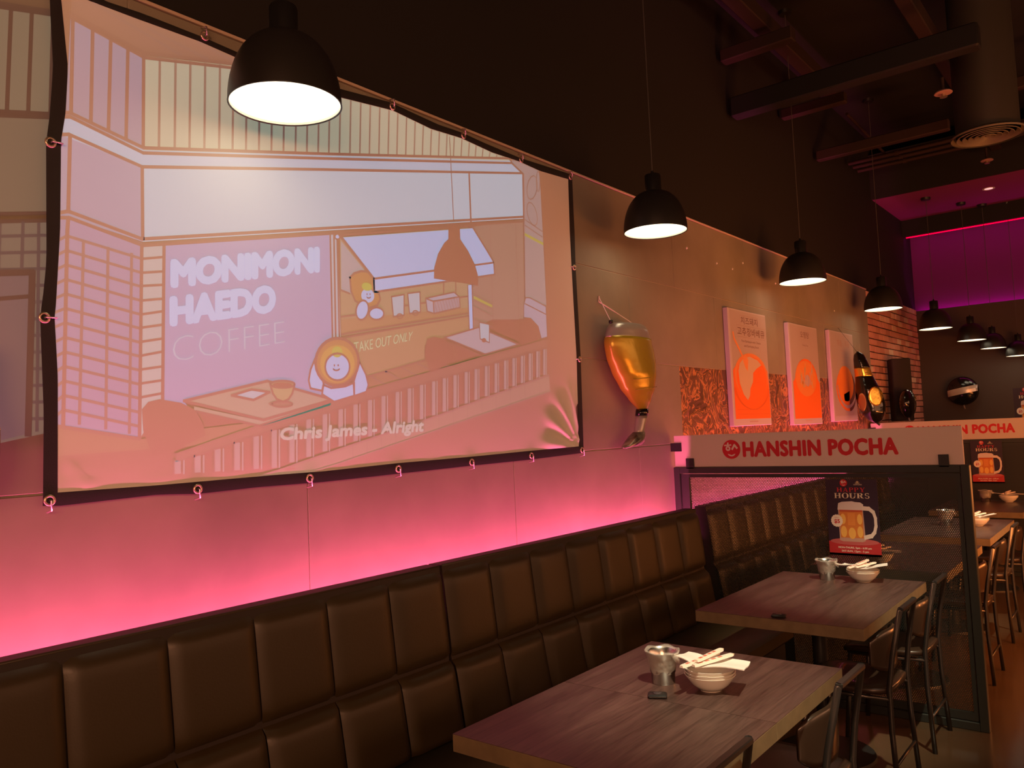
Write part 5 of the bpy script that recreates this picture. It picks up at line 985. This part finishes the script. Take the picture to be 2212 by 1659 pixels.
def happy_poster(label, x, y, z_, s_=1.0):
    W_, H_ = .274*s_, .420*s_; t = thing('beer_poster', label, 'poster', (x, y, z_), 0, 'happy hours beer posters')
    MB().box(0, W_, -.0012, 0, 0, H_).build('sheet', mat('poster_dark', (.026, .014, .030), .42), t)
    p = Print(lambda u, v, lv: (u*W_, -.0016-lv*.0004, v*H_))
    dr, wt = (.42, .022, .026), (.80, .74, .62)
    p.fill(0, dr, [(0,0),(1,0),(1,.185),(.0,.185)]); p.fill(1, (.46,.10,.10), ellipse(.5,.185,.47,.045,28)); p.fill(0, (.34,.014,.02), [(0,0),(1,0),(1,.03),(0,.03)])
    p.rtext(2, wt, 'MON-THURS, 5pm - 6:30 pm', .18, .82, .095, .118, .02); p.rtext(2, wt, 'SAT-SUN, 12pm - 5 pm', .24, .76, .05, .073, .02)
    # mug
    am, gold, glass = (.62,.20,.035), (.80,.46,.10), (.70,.62,.56)
    p.fill(2, (.50,.30,.24), [(.22,.20),(.28,.185),(.66,.185),(.72,.20),(.70,.66),(.22,.66)]); p.fill(3, am, [(.245,.235),(.69,.235),(.69,.585),(.245,.585)])
    for a, b, c, d_ in ((.25,.37,.24,.39),(.40,.54,.22,.37),(.57,.68,.24,.39),(.25,.36,.41,.55),(.58,.68,.41,.55)): p.fill(4, gold, ellipse((a+b)/2,(c+d_)/2,(b-a)/2,(d_-c)/2,18))
    p.fill(4, (.70,.26,.05), [(.40,.40),(.54,.40),(.54,.56),(.40,.56)]); p.fill(4, (.48,.08,.03), [(.245,.575),(.69,.575),(.69,.60),(.245,.60)])
    p.fill(4, (.66,.58,.56), [(.21,.60),(.71,.60),(.715,.675),(.66,.70),(.56,.705),(.50,.715),(.40,.71),(.30,.705),(.23,.685)])
    hd = [(.71,.625),(.82,.62),(.90,.575),(.93,.50),(.93,.40),(.90,.32),(.84,.27),(.71,.245)]; p.line(4, glass, hd, .055)
    sb = [(.185+.12*(1+.08*(i % 2))*math.cos(math.pi*i/16)*.92, .455+.078*(1+.08*(i % 2))*math.sin(math.pi*i/16)) for i in range(32)]
    p.fill(5, (.80,.74,.64), sb); p.rtext(6, (.50,.02,.03), '$5', .13, .245, .425, .475, .03); p.rtext(6, (.50,.10,.09), 'ONLY', .14, .23, .49, .503)
    serif_word(p, 3, (.50,.028,.045), 'HAPPY', .22, .77, .835, .895); serif_word(p, 3, (.74,.66,.50), 'HOURS', .165, .85, .752, .822)
    logo(p, 3, 0, 0, .001); 
    q = Print(lambda u, v, lv: (W_*.36+u, -.0016-lv*.0004, H_*.955+v)); logo(q, 3, 0, 0, .020*s_); p.m.add(q.m.v, q.m.f); p.m.c[-len(q.m.f):] = q.m.c
    st = []
    for i in range(10):
        r_ = .030 if i % 2 == 0 else .012; a = math.pi/2+math.pi*i/5; st.append((.63+r_*math.cos(a)*1.1, .967+r_*math.sin(a)*.7))
    p.fill(3, (.62,.50,.30), st); p.rtext(3, (.66,.56,.44), 'SAPPORO', .555, .715, .925, .940, .02)
    p.fill(3, (.46,.38,.24), ellipse(.63,.953,.05,.008,14))
    p.m.build('print', ink, t)
happy_poster('dark happy hours beer poster hanging on the near perforated divider', -1.492, 4.655, .845)
happy_poster('dark happy hours beer poster hanging on the far divider', -1.495, 9.195, .905)
happy_poster('happy hours beer poster on the far wall, cut off at the right edge', -1.415, YB-.002, 1.36, 1.28)
# ------------------------------------------------------------------ menu posters on the side wall
GREYP, ORG, CHE, TXT = (.45, .38, .35), (.86, .16, .012), (.60, .45, .30), (.20, .10, .075)
def menu_board(label, y0, y1, z0, z1, kind):
    t = thing('menu_poster', label, 'poster', (XW, y0, z0), 0, 'menu posters on the side wall'); W_, H_ = y1-y0, z1-z0
    MB().cbox(.002, .040, 0, W_, 0, H_, .003).build('board', mat('board_white', (.52, .46, .48), .6), t)
    p = Print(lambda u, v, lv: (.0406+lv*.0003, u*W_, v*H_)); f, l, tx = p.fill, p.line, p.rtext
    f(0, GREYP, [(.05,.06),(.985,.06),(.985,.985),(.05,.985)])
    if kind == 0:
        for a, b, c, d_ in ((.30,.78,.865,.955),(.20,.95,.765,.865)): l(1, (.42,.30,.26), [(a,c),(b,c),(b,d_),(a,d_),(a,c)], .004)
        for k in range(1, 4): l(1, (.42,.30,.26), [(.30+.12*k,.865),(.30+.12*k,.955)], .003)
        for k in range(1, 6): l(1, (.42,.30,.26), [(.20+.125*k,.765),(.20+.125*k,.865)], .003)
        tx(2, TXT, '치즈돼지', .32, .76, .885, .935, .006, 1.1); tx(2, TXT, '고추장바베큐', .215, .935, .785, .84, .006, 1.1)
        tx(1, TXT, 'Pork Barbeque with Cheese', .31, .82, .722, .742); tx(1, TXT, 'and Gochujang Sauce', .37, .76, .682, .702)
        for i, v in enumerate((.64, .605)): l(1, (.50,.38,.33), [(.36,v),(.80,v)], .004)
        f(1, ORG, [(.05,.06),(.985,.06),(.985,.36),(.96,.48),(.86,.56),(.72,.60),(.45,.60),(.25,.57),(.10,.50),(.05,.47)])
        f(2, (.80,.26,.07), ellipse(.52,.43,.44,.20,36)); f(3, ORG, ellipse(.53,.41,.40,.19,36))
        f(4, CHE, [(.18,.47),(.22,.53),(.34,.585),(.50,.60),(.70,.575),(.80,.535),(.66,.50),(.56,.46),(.54,.38),(.46,.32),(.44,.26),(.38,.22),(.28,.27),(.20,.36)])
        l(5, (.80,.30,.09), [(.10,.79),(.12,.74),(.36,.56)], .028); f(5, (.80,.30,.09), [(.30,.58),(.38,.62),(.45,.57),(.42,.47),(.36,.50)])
        for r in (.47, .44): l(3, (.66,.12,.012), ellipse(.52,.36,r,.22,24,190,350), .006)
        for v in (.14, .10): l(3, (.66,.12,.012), [(.10,v),(.95,v)], .003)
        l(1, (.45,.30,.28), [(.40,.035),(.62,.035)], .010)
    elif kind == 1:
        l(1, (.46,.34,.30), [(.36,.85),(.72,.85),(.72,.95),(.36,.95),(.36,.85)], .004); tx(2, TXT, '오뎅탕', .39, .69, .875, .925, .006, 1.1); tx(1, TXT, 'Odeng Tang', .44, .64, .79, .806)
        for v in (.735, .705): l(1, (.50,.38,.33), [(.38,v),(.68,v)], .004)
        f(1, (.86,.17,.012), [(.05,.06),(.985,.06),(.985,.42),(.92,.46)] + ellipse(.52,.42,.40,.24,24,10,170) + [(.10,.44),(.05,.42)])
        f(2, (.80,.27,.05), ellipse(.50,.46,.36,.18,30))
        rnd = random.Random(4)
        for k in range(26):
            u = .30+rnd.random()*.46; v = .36+rnd.random()*.18; l(3, (.58,.40,.30) if k % 3 else (.66,.40,.14), [(u,v),(u+rnd.uniform(-.03,.03),v+rnd.uniform(.03,.09))], .022)
        f(3, (.50,.36,.34), ellipse(.54,.44,.09,.06,14)); l(1, (.55,.34,.30), [(.40,.035),(.62,.035)], .008)
    else:
        tx(1, (.42,.26,.22), '해물 ; 볶음', .30, .82, .845, .90, .006, 1.1); tx(1, (.45,.30,.26), 'Haemul Bokkeum', .44, .66, .785, .80)
        for v in (.74, .70, .66): l(1, (.54,.40,.36), [(.40,v),(.74,v)], .003)
        f(1, (.14,.05,.035), ellipse(.66,.34,.33,.23,30,-90,90)); f(1, (.84,.20,.015), ellipse(.65,.36,.50,.25,30,90,270)); f(2, (.84,.25,.02), ellipse(.56,.42,.33,.20,28)); f(2, (.84,.20,.015), [(.48,.12),(.66,.11),(.70,.34),(.45,.3)])
        l(3, (.46,.36,.36), ellipse(.60,.41,.40,.25,30,185,385), .035); l(1, (.50,.38,.36), [(.52,.035),(.70,.035)], .006); l(1, (.50,.36,.32), [(.70,.085),(.92,.085)], .004)
    p.m.build('print', ink, t)
menu_board('tall menu poster with an orange stew bowl and two lines of Korean title, nearest', 5.60, 6.335, 1.582, 2.465, 0)
menu_board('menu poster with a rounded orange soup picture, middle of the three', 6.845, 7.59, 1.568, 2.455, 1)
menu_board('menu poster with an orange and dark dish behind the bottle balloon', 7.95, 8.72, 1.58, 2.472, 2)

# ------------------------------------------------------------------ foil balloons and speaker
foil_amber = mat('amber_foil', (.46, .35, .03), .27, .35, bump=(14, .3)); foil_orange = mat('orange_foil', (.70, .25, .03), .25, .5)
foil_grey = mat('pale_foil', (.46, .42, .38), .28, .45, bump=(14, .2)); foil_black = mat('black_foil', (.012, .010, .009), .14, .3, bump=(16, .3), coat=.6); foil_gold = mat('gold_foil', (.74, .50, .10), .20, .8, bump=(18, .2))
def pillow(prof, thick, axis=lambda z: 0.0, n=28):
    """flattened inflated outline: prof = [(half width, z)], bulging towards the room"""
    rings = []
    for w_, z_ in prof:
        ring = []
        for k in range(n):
            a = 2*math.pi*k/n; ca, sa = math.cos(a), math.sin(a)
            ring.append((math.copysign(abs(ca)**.9, ca)*thick*min(1, w_/max(1e-6, max(p[0] for p in prof))*1.15), axis(z_)+w_*sa, z_))
        rings.append(ring)
    return MB().rings(rings)
def smooth_prof(keys, n):
    zs = [k[1] for k in keys]; out = []
    for i in range(n):
        z_ = zs[0]+(zs[-1]-zs[0])*i/(n-1); k = 0
        while k < len(keys)-2 and (z_-zs[k+1])*(zs[-1]-zs[0]) > 0: k += 1
        f_ = (z_-zs[k])/(zs[k+1]-zs[k]); f_ = f_*f_*(3-2*f_)*.5+f_*.5; out.append((keys[k][0]*(1-f_)+keys[k+1][0]*f_, z_))
    return out
t = thing('beer_glass_balloon', 'amber foil balloon shaped like a beer flute hanging on the wall', 'balloon', (XW+.085, 4.07, 0))
AX = [(2.21, .0), (2.095, .0), (2.007, .024), (1.926, .048), (1.836, .076), (1.771, .097), (1.705, .122), (1.60, .075), (1.50, .04)]
def ax(z_):
    for (a, p), (b, q) in zip(AX[:-1], AX[1:]):
        if a >= z_ >= b: return p+(q-p)*(a-z_)/(a-b)
    return AX[0][1] if z_ > AX[0][0] else AX[-1][1]
body = smooth_prof([(.222, 2.125), (.236, 2.06), (.236, 2.0), (.209, 1.926), (.165, 1.836), (.109, 1.771), (.045, 1.705)], 28)
pillow(body, .085, ax).build('glass_body', foil_amber, t, True)
pillow(smooth_prof([(.150, 2.207), (.178, 2.195), (.200, 2.165), (.224, 2.12)], 10), .078, ax).build('foam_top', foil_grey, t, True)
pillow([(.050, 1.712), (.050, 1.672)], .034, ax).build('dark_band', foil_black, t, True)
pillow(smooth_prof([(.047, 1.675), (.040, 1.61), (.036, 1.565)], 6), .030, ax).build('stem', foil_grey, t, True)
stripe = mat('striped_foil', (.30, .27, .22), .25, .5, vary=(18, .8))
MB().rings([[(s_*.040*math.cos(2*math.pi*k/18), o_+w_*math.sin(2*math.pi*k/18), z_+dz*math.sin(2*math.pi*k/18)) for k in range(18)] for w_, z_, s_, o_, dz in ((.036,1.578,.8,.06,0),(.070,1.560,1.1,.035,.020),(.105,1.528,1.2,.005,.026),(.122,1.510,1.0,-.005,.018),(.110,1.497,.5,-.005,.010))]).build('foot', stripe, t, True)
for s_ in (-1, 1): MB().lathe([(0, .012), (.012, .008), (.012, -.008), (0, -.012)], 10, (0, -.05+s_*.135, 2.208)).build('tab', black, t, True)
MB().tube([(0, -.185, 2.21), (-.075, -.178, 2.36)], .002, 5).build('string', white_paper, t); MB().tube([(0, .085, 2.21), (-.06, -.09, 2.30), (-.078, -.178, 2.335), (-.078, -.172, 2.368)], .0035, 5).build('ribbon', mat('pink_ribbon', (.75, .55, .50), .4), t)
for z_ in (2.06, 2.005, 1.95, 1.89, 1.83): MB().tube([(.060, ax(z_)-.13, z_-.012), (.0855, ax(z_), z_), (.060, ax(z_)+.12, z_+.012)], .0025, 5).build('seam_crease', foil_amber, t, True)

def bottle_balloon(label, x, y, z_, s_, lean, rz):
    t = thing('bottle_balloon', label, 'balloon', (x, y, z_), rz, 'foil balloons'); ax = lambda z: -lean*(z/.75)
    def sc(l): return [(w_*s_, z*s_) for w_, z in l]
    pillow(smooth_prof(sc([(.010, 0), (.070, .03), (.118, .11), (.134, .19), (.132, .28), (.112, .38), (.094, .46), (.088, .49)]), 28), .105*s_, ax).build('bottle_body', foil_black, t, True)
    pillow(smooth_prof(sc([(.090, .485), (.082, .54), (.078, .58)]), 8), .072*s_, ax).build('gold_collar', foil_gold, t, True)
    pillow(smooth_prof(sc([(.078, .575), (.066, .66), (.050, .72), (.012, .755)]), 14), .062*s_, ax).build('cap', foil_black, t, True)
    N = 22; c0, cz = ax(.27*s_)+.058*s_, .275*s_
    def front(u, v): return .105*s_*max(.05, 1-((u-ax(v))/(.134*s_))**2)**.5
    rg = [[(front(c0+.070*s_*q*math.cos(2*math.pi*k/N), cz+.10*s_*q*math.sin(2*math.pi*k/N))+.004, c0+.070*s_*q*math.cos(2*math.pi*k/N), cz+.10*s_*q*math.sin(2*math.pi*k/N)) for k in range(N)] for q in (1.0, .8, .55, .3, .05)]
    MB().rings(rg).build('gold_label', foil_gold, t, True)
    c1, cz1 = ax(.2*s_)-.085*s_, .22*s_
    rg = [[(front(c1+.040*s_*q*math.cos(2*math.pi*k/N), cz1+.095*s_*q*math.sin(2*math.pi*k/N))+.004, c1+.040*s_*q*math.cos(2*math.pi*k/N), cz1+.095*s_*q*math.sin(2*math.pi*k/N)) for k in range(N)] for q in (1.0, .8, .55, .3, .05)]
    MB().rings(rg).build('side_label', mat('rust_foil', (.45, .20, .10), .3, .4), t, True)
    MB().tube([(0, 0, .01*s_), (.01*s_, .035*s_, -.02*s_)], .012*s_, 6).build('tail', foil_black, t, True)
    MB().tube([(0, -lean, .745*s_), (-.26*.19, -lean-.967*.17, 1.03*s_)] if rz else [(0, 0, .745*s_), (-.125, 0, .85*s_)], .0015, 5).build('string', black, t)
    return t
bottle_balloon('black and gold foil bottle balloon hanging beside the third poster', -2.165, 8.40, 1.548, .95, .125, math.radians(-75))
bottle_balloon('edge of a black and gold foil balloon at the left picture edge', XW+.12, .715, 1.50, .55, 0, 0)
def round_balloon(label, x, y, z_, r, face, kind):
    t = thing('round_balloon', label, 'balloon', (x, y, z_), 0, 'round foil balloons')
    prof = [(r*math.sin(math.pi*i/14), -r*math.cos(math.pi*i/14)) for i in range(15)]; prof[0] = (.003, -r); prof[-1] = (.003, r)
    b = MB(); rings = []
    for w_, zz in prof:
        rings.append([((.5*w_*math.cos(2*math.pi*k/28)) if face == 'x' else w_*math.sin(2*math.pi*k/28), (w_*math.sin(2*math.pi*k/28)) if face == 'x' else .5*w_*math.cos(2*math.pi*k/28), zz) for k in range(28)])
    b.rings(rings).build('foil', foil_black, t, True)
    if kind == 'band':
        bd = MB(); q = Print(lambda u, v, lv: (u*r, -.5*r*math.sqrt(max(.02, 1-u*u-v*v))-.004-.001*lv, v*r))
        us = [-.93+1.86*i/20 for i in range(21)]
        for a, c in zip(us[:-1], us[1:]):
            for v0, v1 in ((-.22, -.0), (-.0, .22)):
                sh = lambda u_: .22*u_*.8
                q.fill(0, (.52, .46, .40), [(a, v0+sh(a)), (c, v0+sh(c)), (c, v1+sh(c)), (a, v1+sh(a))])
        rr = random.Random(9)
        for k in range(5): u0 = -.45+.2*k; q.line(1, (.03, .02, .02), [(u0, .1*rr.uniform(-1, 1)+.18*u0), (u0+.07, .12+.18*u0), (u0+.13, -.05+.18*u0)], .035)
        q.m.build('white_band', mat('band_foil', (.60, .52, .45), .25, .4), t)
    else:
        for k in range(7):
            a = k*.5; MB().tube([(.5*r*math.cos(a*.2)*.98*math.cos(v), r*.96*math.sin(v)*.8+.02, r*(.5-.16*k)*math.cos(v)) for v in (-.2, .2, .6, 1.0)], .004, 5).build('gold_stroke', foil_gold, t, True)
    MB().tube([(0, 0, -r), (.01, .01, -r-.05)], .008, 6).build('tail', foil_grey, t, True)
round_balloon('round black foil balloon with a white printed band on the far wall', -1.955, YB-.12, 1.90, .187, 'y', 'band')
round_balloon('dark foil balloon with gold strokes leaning on the speaker', -2.19, 9.86, 1.745, .165, 'x', 'gold')
sk = thing('wall_speaker', 'tall narrow black loudspeaker on the brick wall', 'speaker', (-2.315, 10.12, 1.53), math.radians(-62))
MB().cbox(-.09, .09, -.105, .105, .02, .745, .008).build('cabinet', mat('speaker_black', (.012, .010, .009), .55), sk); MB().cbox(.090, .097, -.095, .095, .03, .735, .002).build('grille', mat('grille_brown', (.022, .016, .012), .8, bump=(500, .3)), sk)
MB().box(-.16, -.09, -.03, .03, .3, .5).build('bracket', black, sk)

# ------------------------------------------------------------------ things on the tables
TZ = .7502
film = mat('plastic_film', (.80, .76, .68), .22, alpha=.24, bump=(60, .5))
def steel_cup(label, x, y, s_=1.0, wrap=True):
    t = thing('steel_cup', label, 'cup', (x, y, TZ), 0, 'steel cups on the tables')
    p_ = [(0, 0), (.037, 0), (.0385, .003), (.0400, .035), (.0425, .038), (.0450, .070), (.0500, .094), (.0560, .101), (.0570, .104), (.0550, .104), (.0485, .096), (.0430, .070), (.0390, .036), (.036, .006), (0, .006)]
    MB().lathe([(r*s_, z_*s_) for r, z_ in p_], 40).build('vessel', steel, t, 'auto')
    if wrap:
        rings = []; rr = random.Random(3)
        for i, (r, z_) in enumerate(((.0410, .036), (.0450, .050), (.0480, .072), (.0530, .092), (.0590, .104), (.0570, .109), (.0500, .101))):
            rings.append([((r+rr.uniform(-.0012, .0016))*s_*math.cos(2*math.pi*k/36), (r+rr.uniform(-.0012, .0016))*s_*math.sin(2*math.pi*k/36), (z_+.003*math.sin(k*.9+i))*s_) for k in range(36)])
        MB().rings(rings, False).build('film_wrap', film, t, True)
        MB().tube([(.052*s_, -.02*s_, .098*s_), (.062*s_, -.012*s_, .085*s_), (.060*s_, .004*s_, .072*s_)], [.006, .010, .005], 8).build('film_knot', film, t, True)
    return t
steel_cup('steel cup wrapped in clear film on the table at the front', -1.35, 2.425); steel_cup('film wrapped steel cup on the table before the divider', -1.44, 4.42, .98)
steel_cup('steel cup on the table between two others beyond the divider', -1.335, 6.95, 1.1); steel_cup('steel cup on the farthest table', -1.345, 8.86, 1.05)
def bowls(x, y, n, where, seed):
    rr = random.Random(seed); out = []
    prof = [(0, .0), (.034, .0), (.036, .004), (.040, .005), (.060, .022), (.078, .046), (.0815, .052), (.0795, .0525), (.074, .046), (.056, .026), (.036, .010), (0, .008)]
    for i in range(n):
        o = MB().lathe(prof, 44, (0, 0, 0)).build('porcelain_bowl', porcelain, None, 'auto', (x+rr.uniform(-.001, .001), y+rr.uniform(-.001, .001), TZ+i*.0105))
        tag(o, ('bottom' if i == 0 else 'top' if i == n-1 else 'middle')+' white bowl of the stack '+where, 'bowl', 'stacked white bowls'); out.append(o)
    zt = TZ+(n-1)*.0105+.0525
    def napkin(lab, cx, cy, w_, h_, rz, tilt):
        mb = MB(); N = 8
        for s0 in (0, 1):
            pass
        g = [[((i/N-.5)*w_, (j/N-.5)*h_, .010*math.sin(3*i/N+seed)*(i/N)+tilt*(i/N-.5)+.006*math.cos(4*j/N)) for i in range(N+1)] for j in range(N+1)]
        vs = [p for r in g for p in r] + [(p[0], p[1], p[2]+.003) for r in g for p in r]; M1 = (N+1)**2; fs = []
        for j in range(N):
            for i in range(N): a = j*(N+1)+i; fs += [(a, a+N+1, a+N+2, a+1), (M1+a, M1+a+1, M1+a+N+2, M1+a+N+1)]
        for k in range(N):
            a = k; fs.append((a, a+1, M1+a+1, M1+a)); a = N*(N+1)+k; fs.append((a+1, a, M1+a, M1+a+1)); a = k*(N+1); fs.append((a+N+1, a, M1+a, M1+a+N+1)); a = k*(N+1)+N; fs.append((a, a+N+1, M1+a+N+1, M1+a))
        o = mb.add(vs, fs).build('paper_napkin', white_paper, None, 'auto', (x+cx, y+cy, zt+.011), rz); tag(o, lab, 'napkin', 'paper napkins on the bowls')
    napkin('folded napkin, aisle side of bowls '+where, .045, .005, .15, .13, .25, .012); napkin('folded napkin, bench side of bowls '+where, -.075, .022, .10, .10, -.2, -.006)
    sm = mat('sleeve_paper', (.82, .72, .62), .6); red = mat('sleeve_red', (.60, .16, .11), .6)
    for k, (cx, cy, rz, lift, lab) in enumerate(((-.022, -.020, 1.42, .017, 'longest'), (.018, -.010, 1.30, .019, 'middle'), (.0, .0, 1.50, .030, 'upper'))):
        t = thing('chopstick_sleeve', lab+' paper chopstick sleeve on bowls '+where, 'chopsticks', (x+cx, y+cy, zt+lift+.006), rz, 'paper chopstick sleeves')
        ln = .205-.02*k
        rings = [[(xx, -.011*q, -.003), (xx, -.007*q, .004), (xx, .007*q, .004), (xx, .011*q, -.003)] for xx, q in ((-ln/2, .7), (-ln/2+.01, 1), (0, 1.05), (ln/2-.012, 1), (ln/2, .75))]
        MB().rings(rings).build('sleeve', sm, t, 'auto'); MB().tube([(ln/2-.01, -.003, 0), (ln/2+.006, -.003, 0)], .0025, 6).build('chopstick', mat('bamboo', (.72, .55, .34), .6), t)
        for q in range(4): MB().box(-ln*.38+q*ln*.17, -ln*.38+q*ln*.17+.018, -.005, .004, .0042, .0046).build('red_mark', red, t)
bowls(-1.185, 2.435, 3, 'beside the film wrapped cup at the front', 1); bowls(-1.262, 4.44, 2, 'on the table before the divider', 5)
bowls(-1.33, 5.02, 2, 'on the table just behind the divider', 8); bowls(-1.125, 6.98, 2, 'on the table between two others beyond the divider', 11); bowls(-1.16, 8.90, 2, 'on the farthest table', 14)
def button(label, x, y, rz):
    t = thing('call_button', label, 'call button', (x, y, TZ), rz, 'black call buttons')
    MB().cbox(-.030, .030, -.022, .022, 0, .012, .004).build('case', rubber, t, 'auto'); MB().lathe([(.013, .0115), (.013, .0135), (.010, .0145), (0, .0145)], 20).build('push_button', mat('button_grey', (.05, .04, .045), .25), t, 'auto')
button('small black call button on the nearest tables', -1.295, 2.283, .5); button('small black call button at the near edge of the table before the divider', -1.355, 3.485, .2)
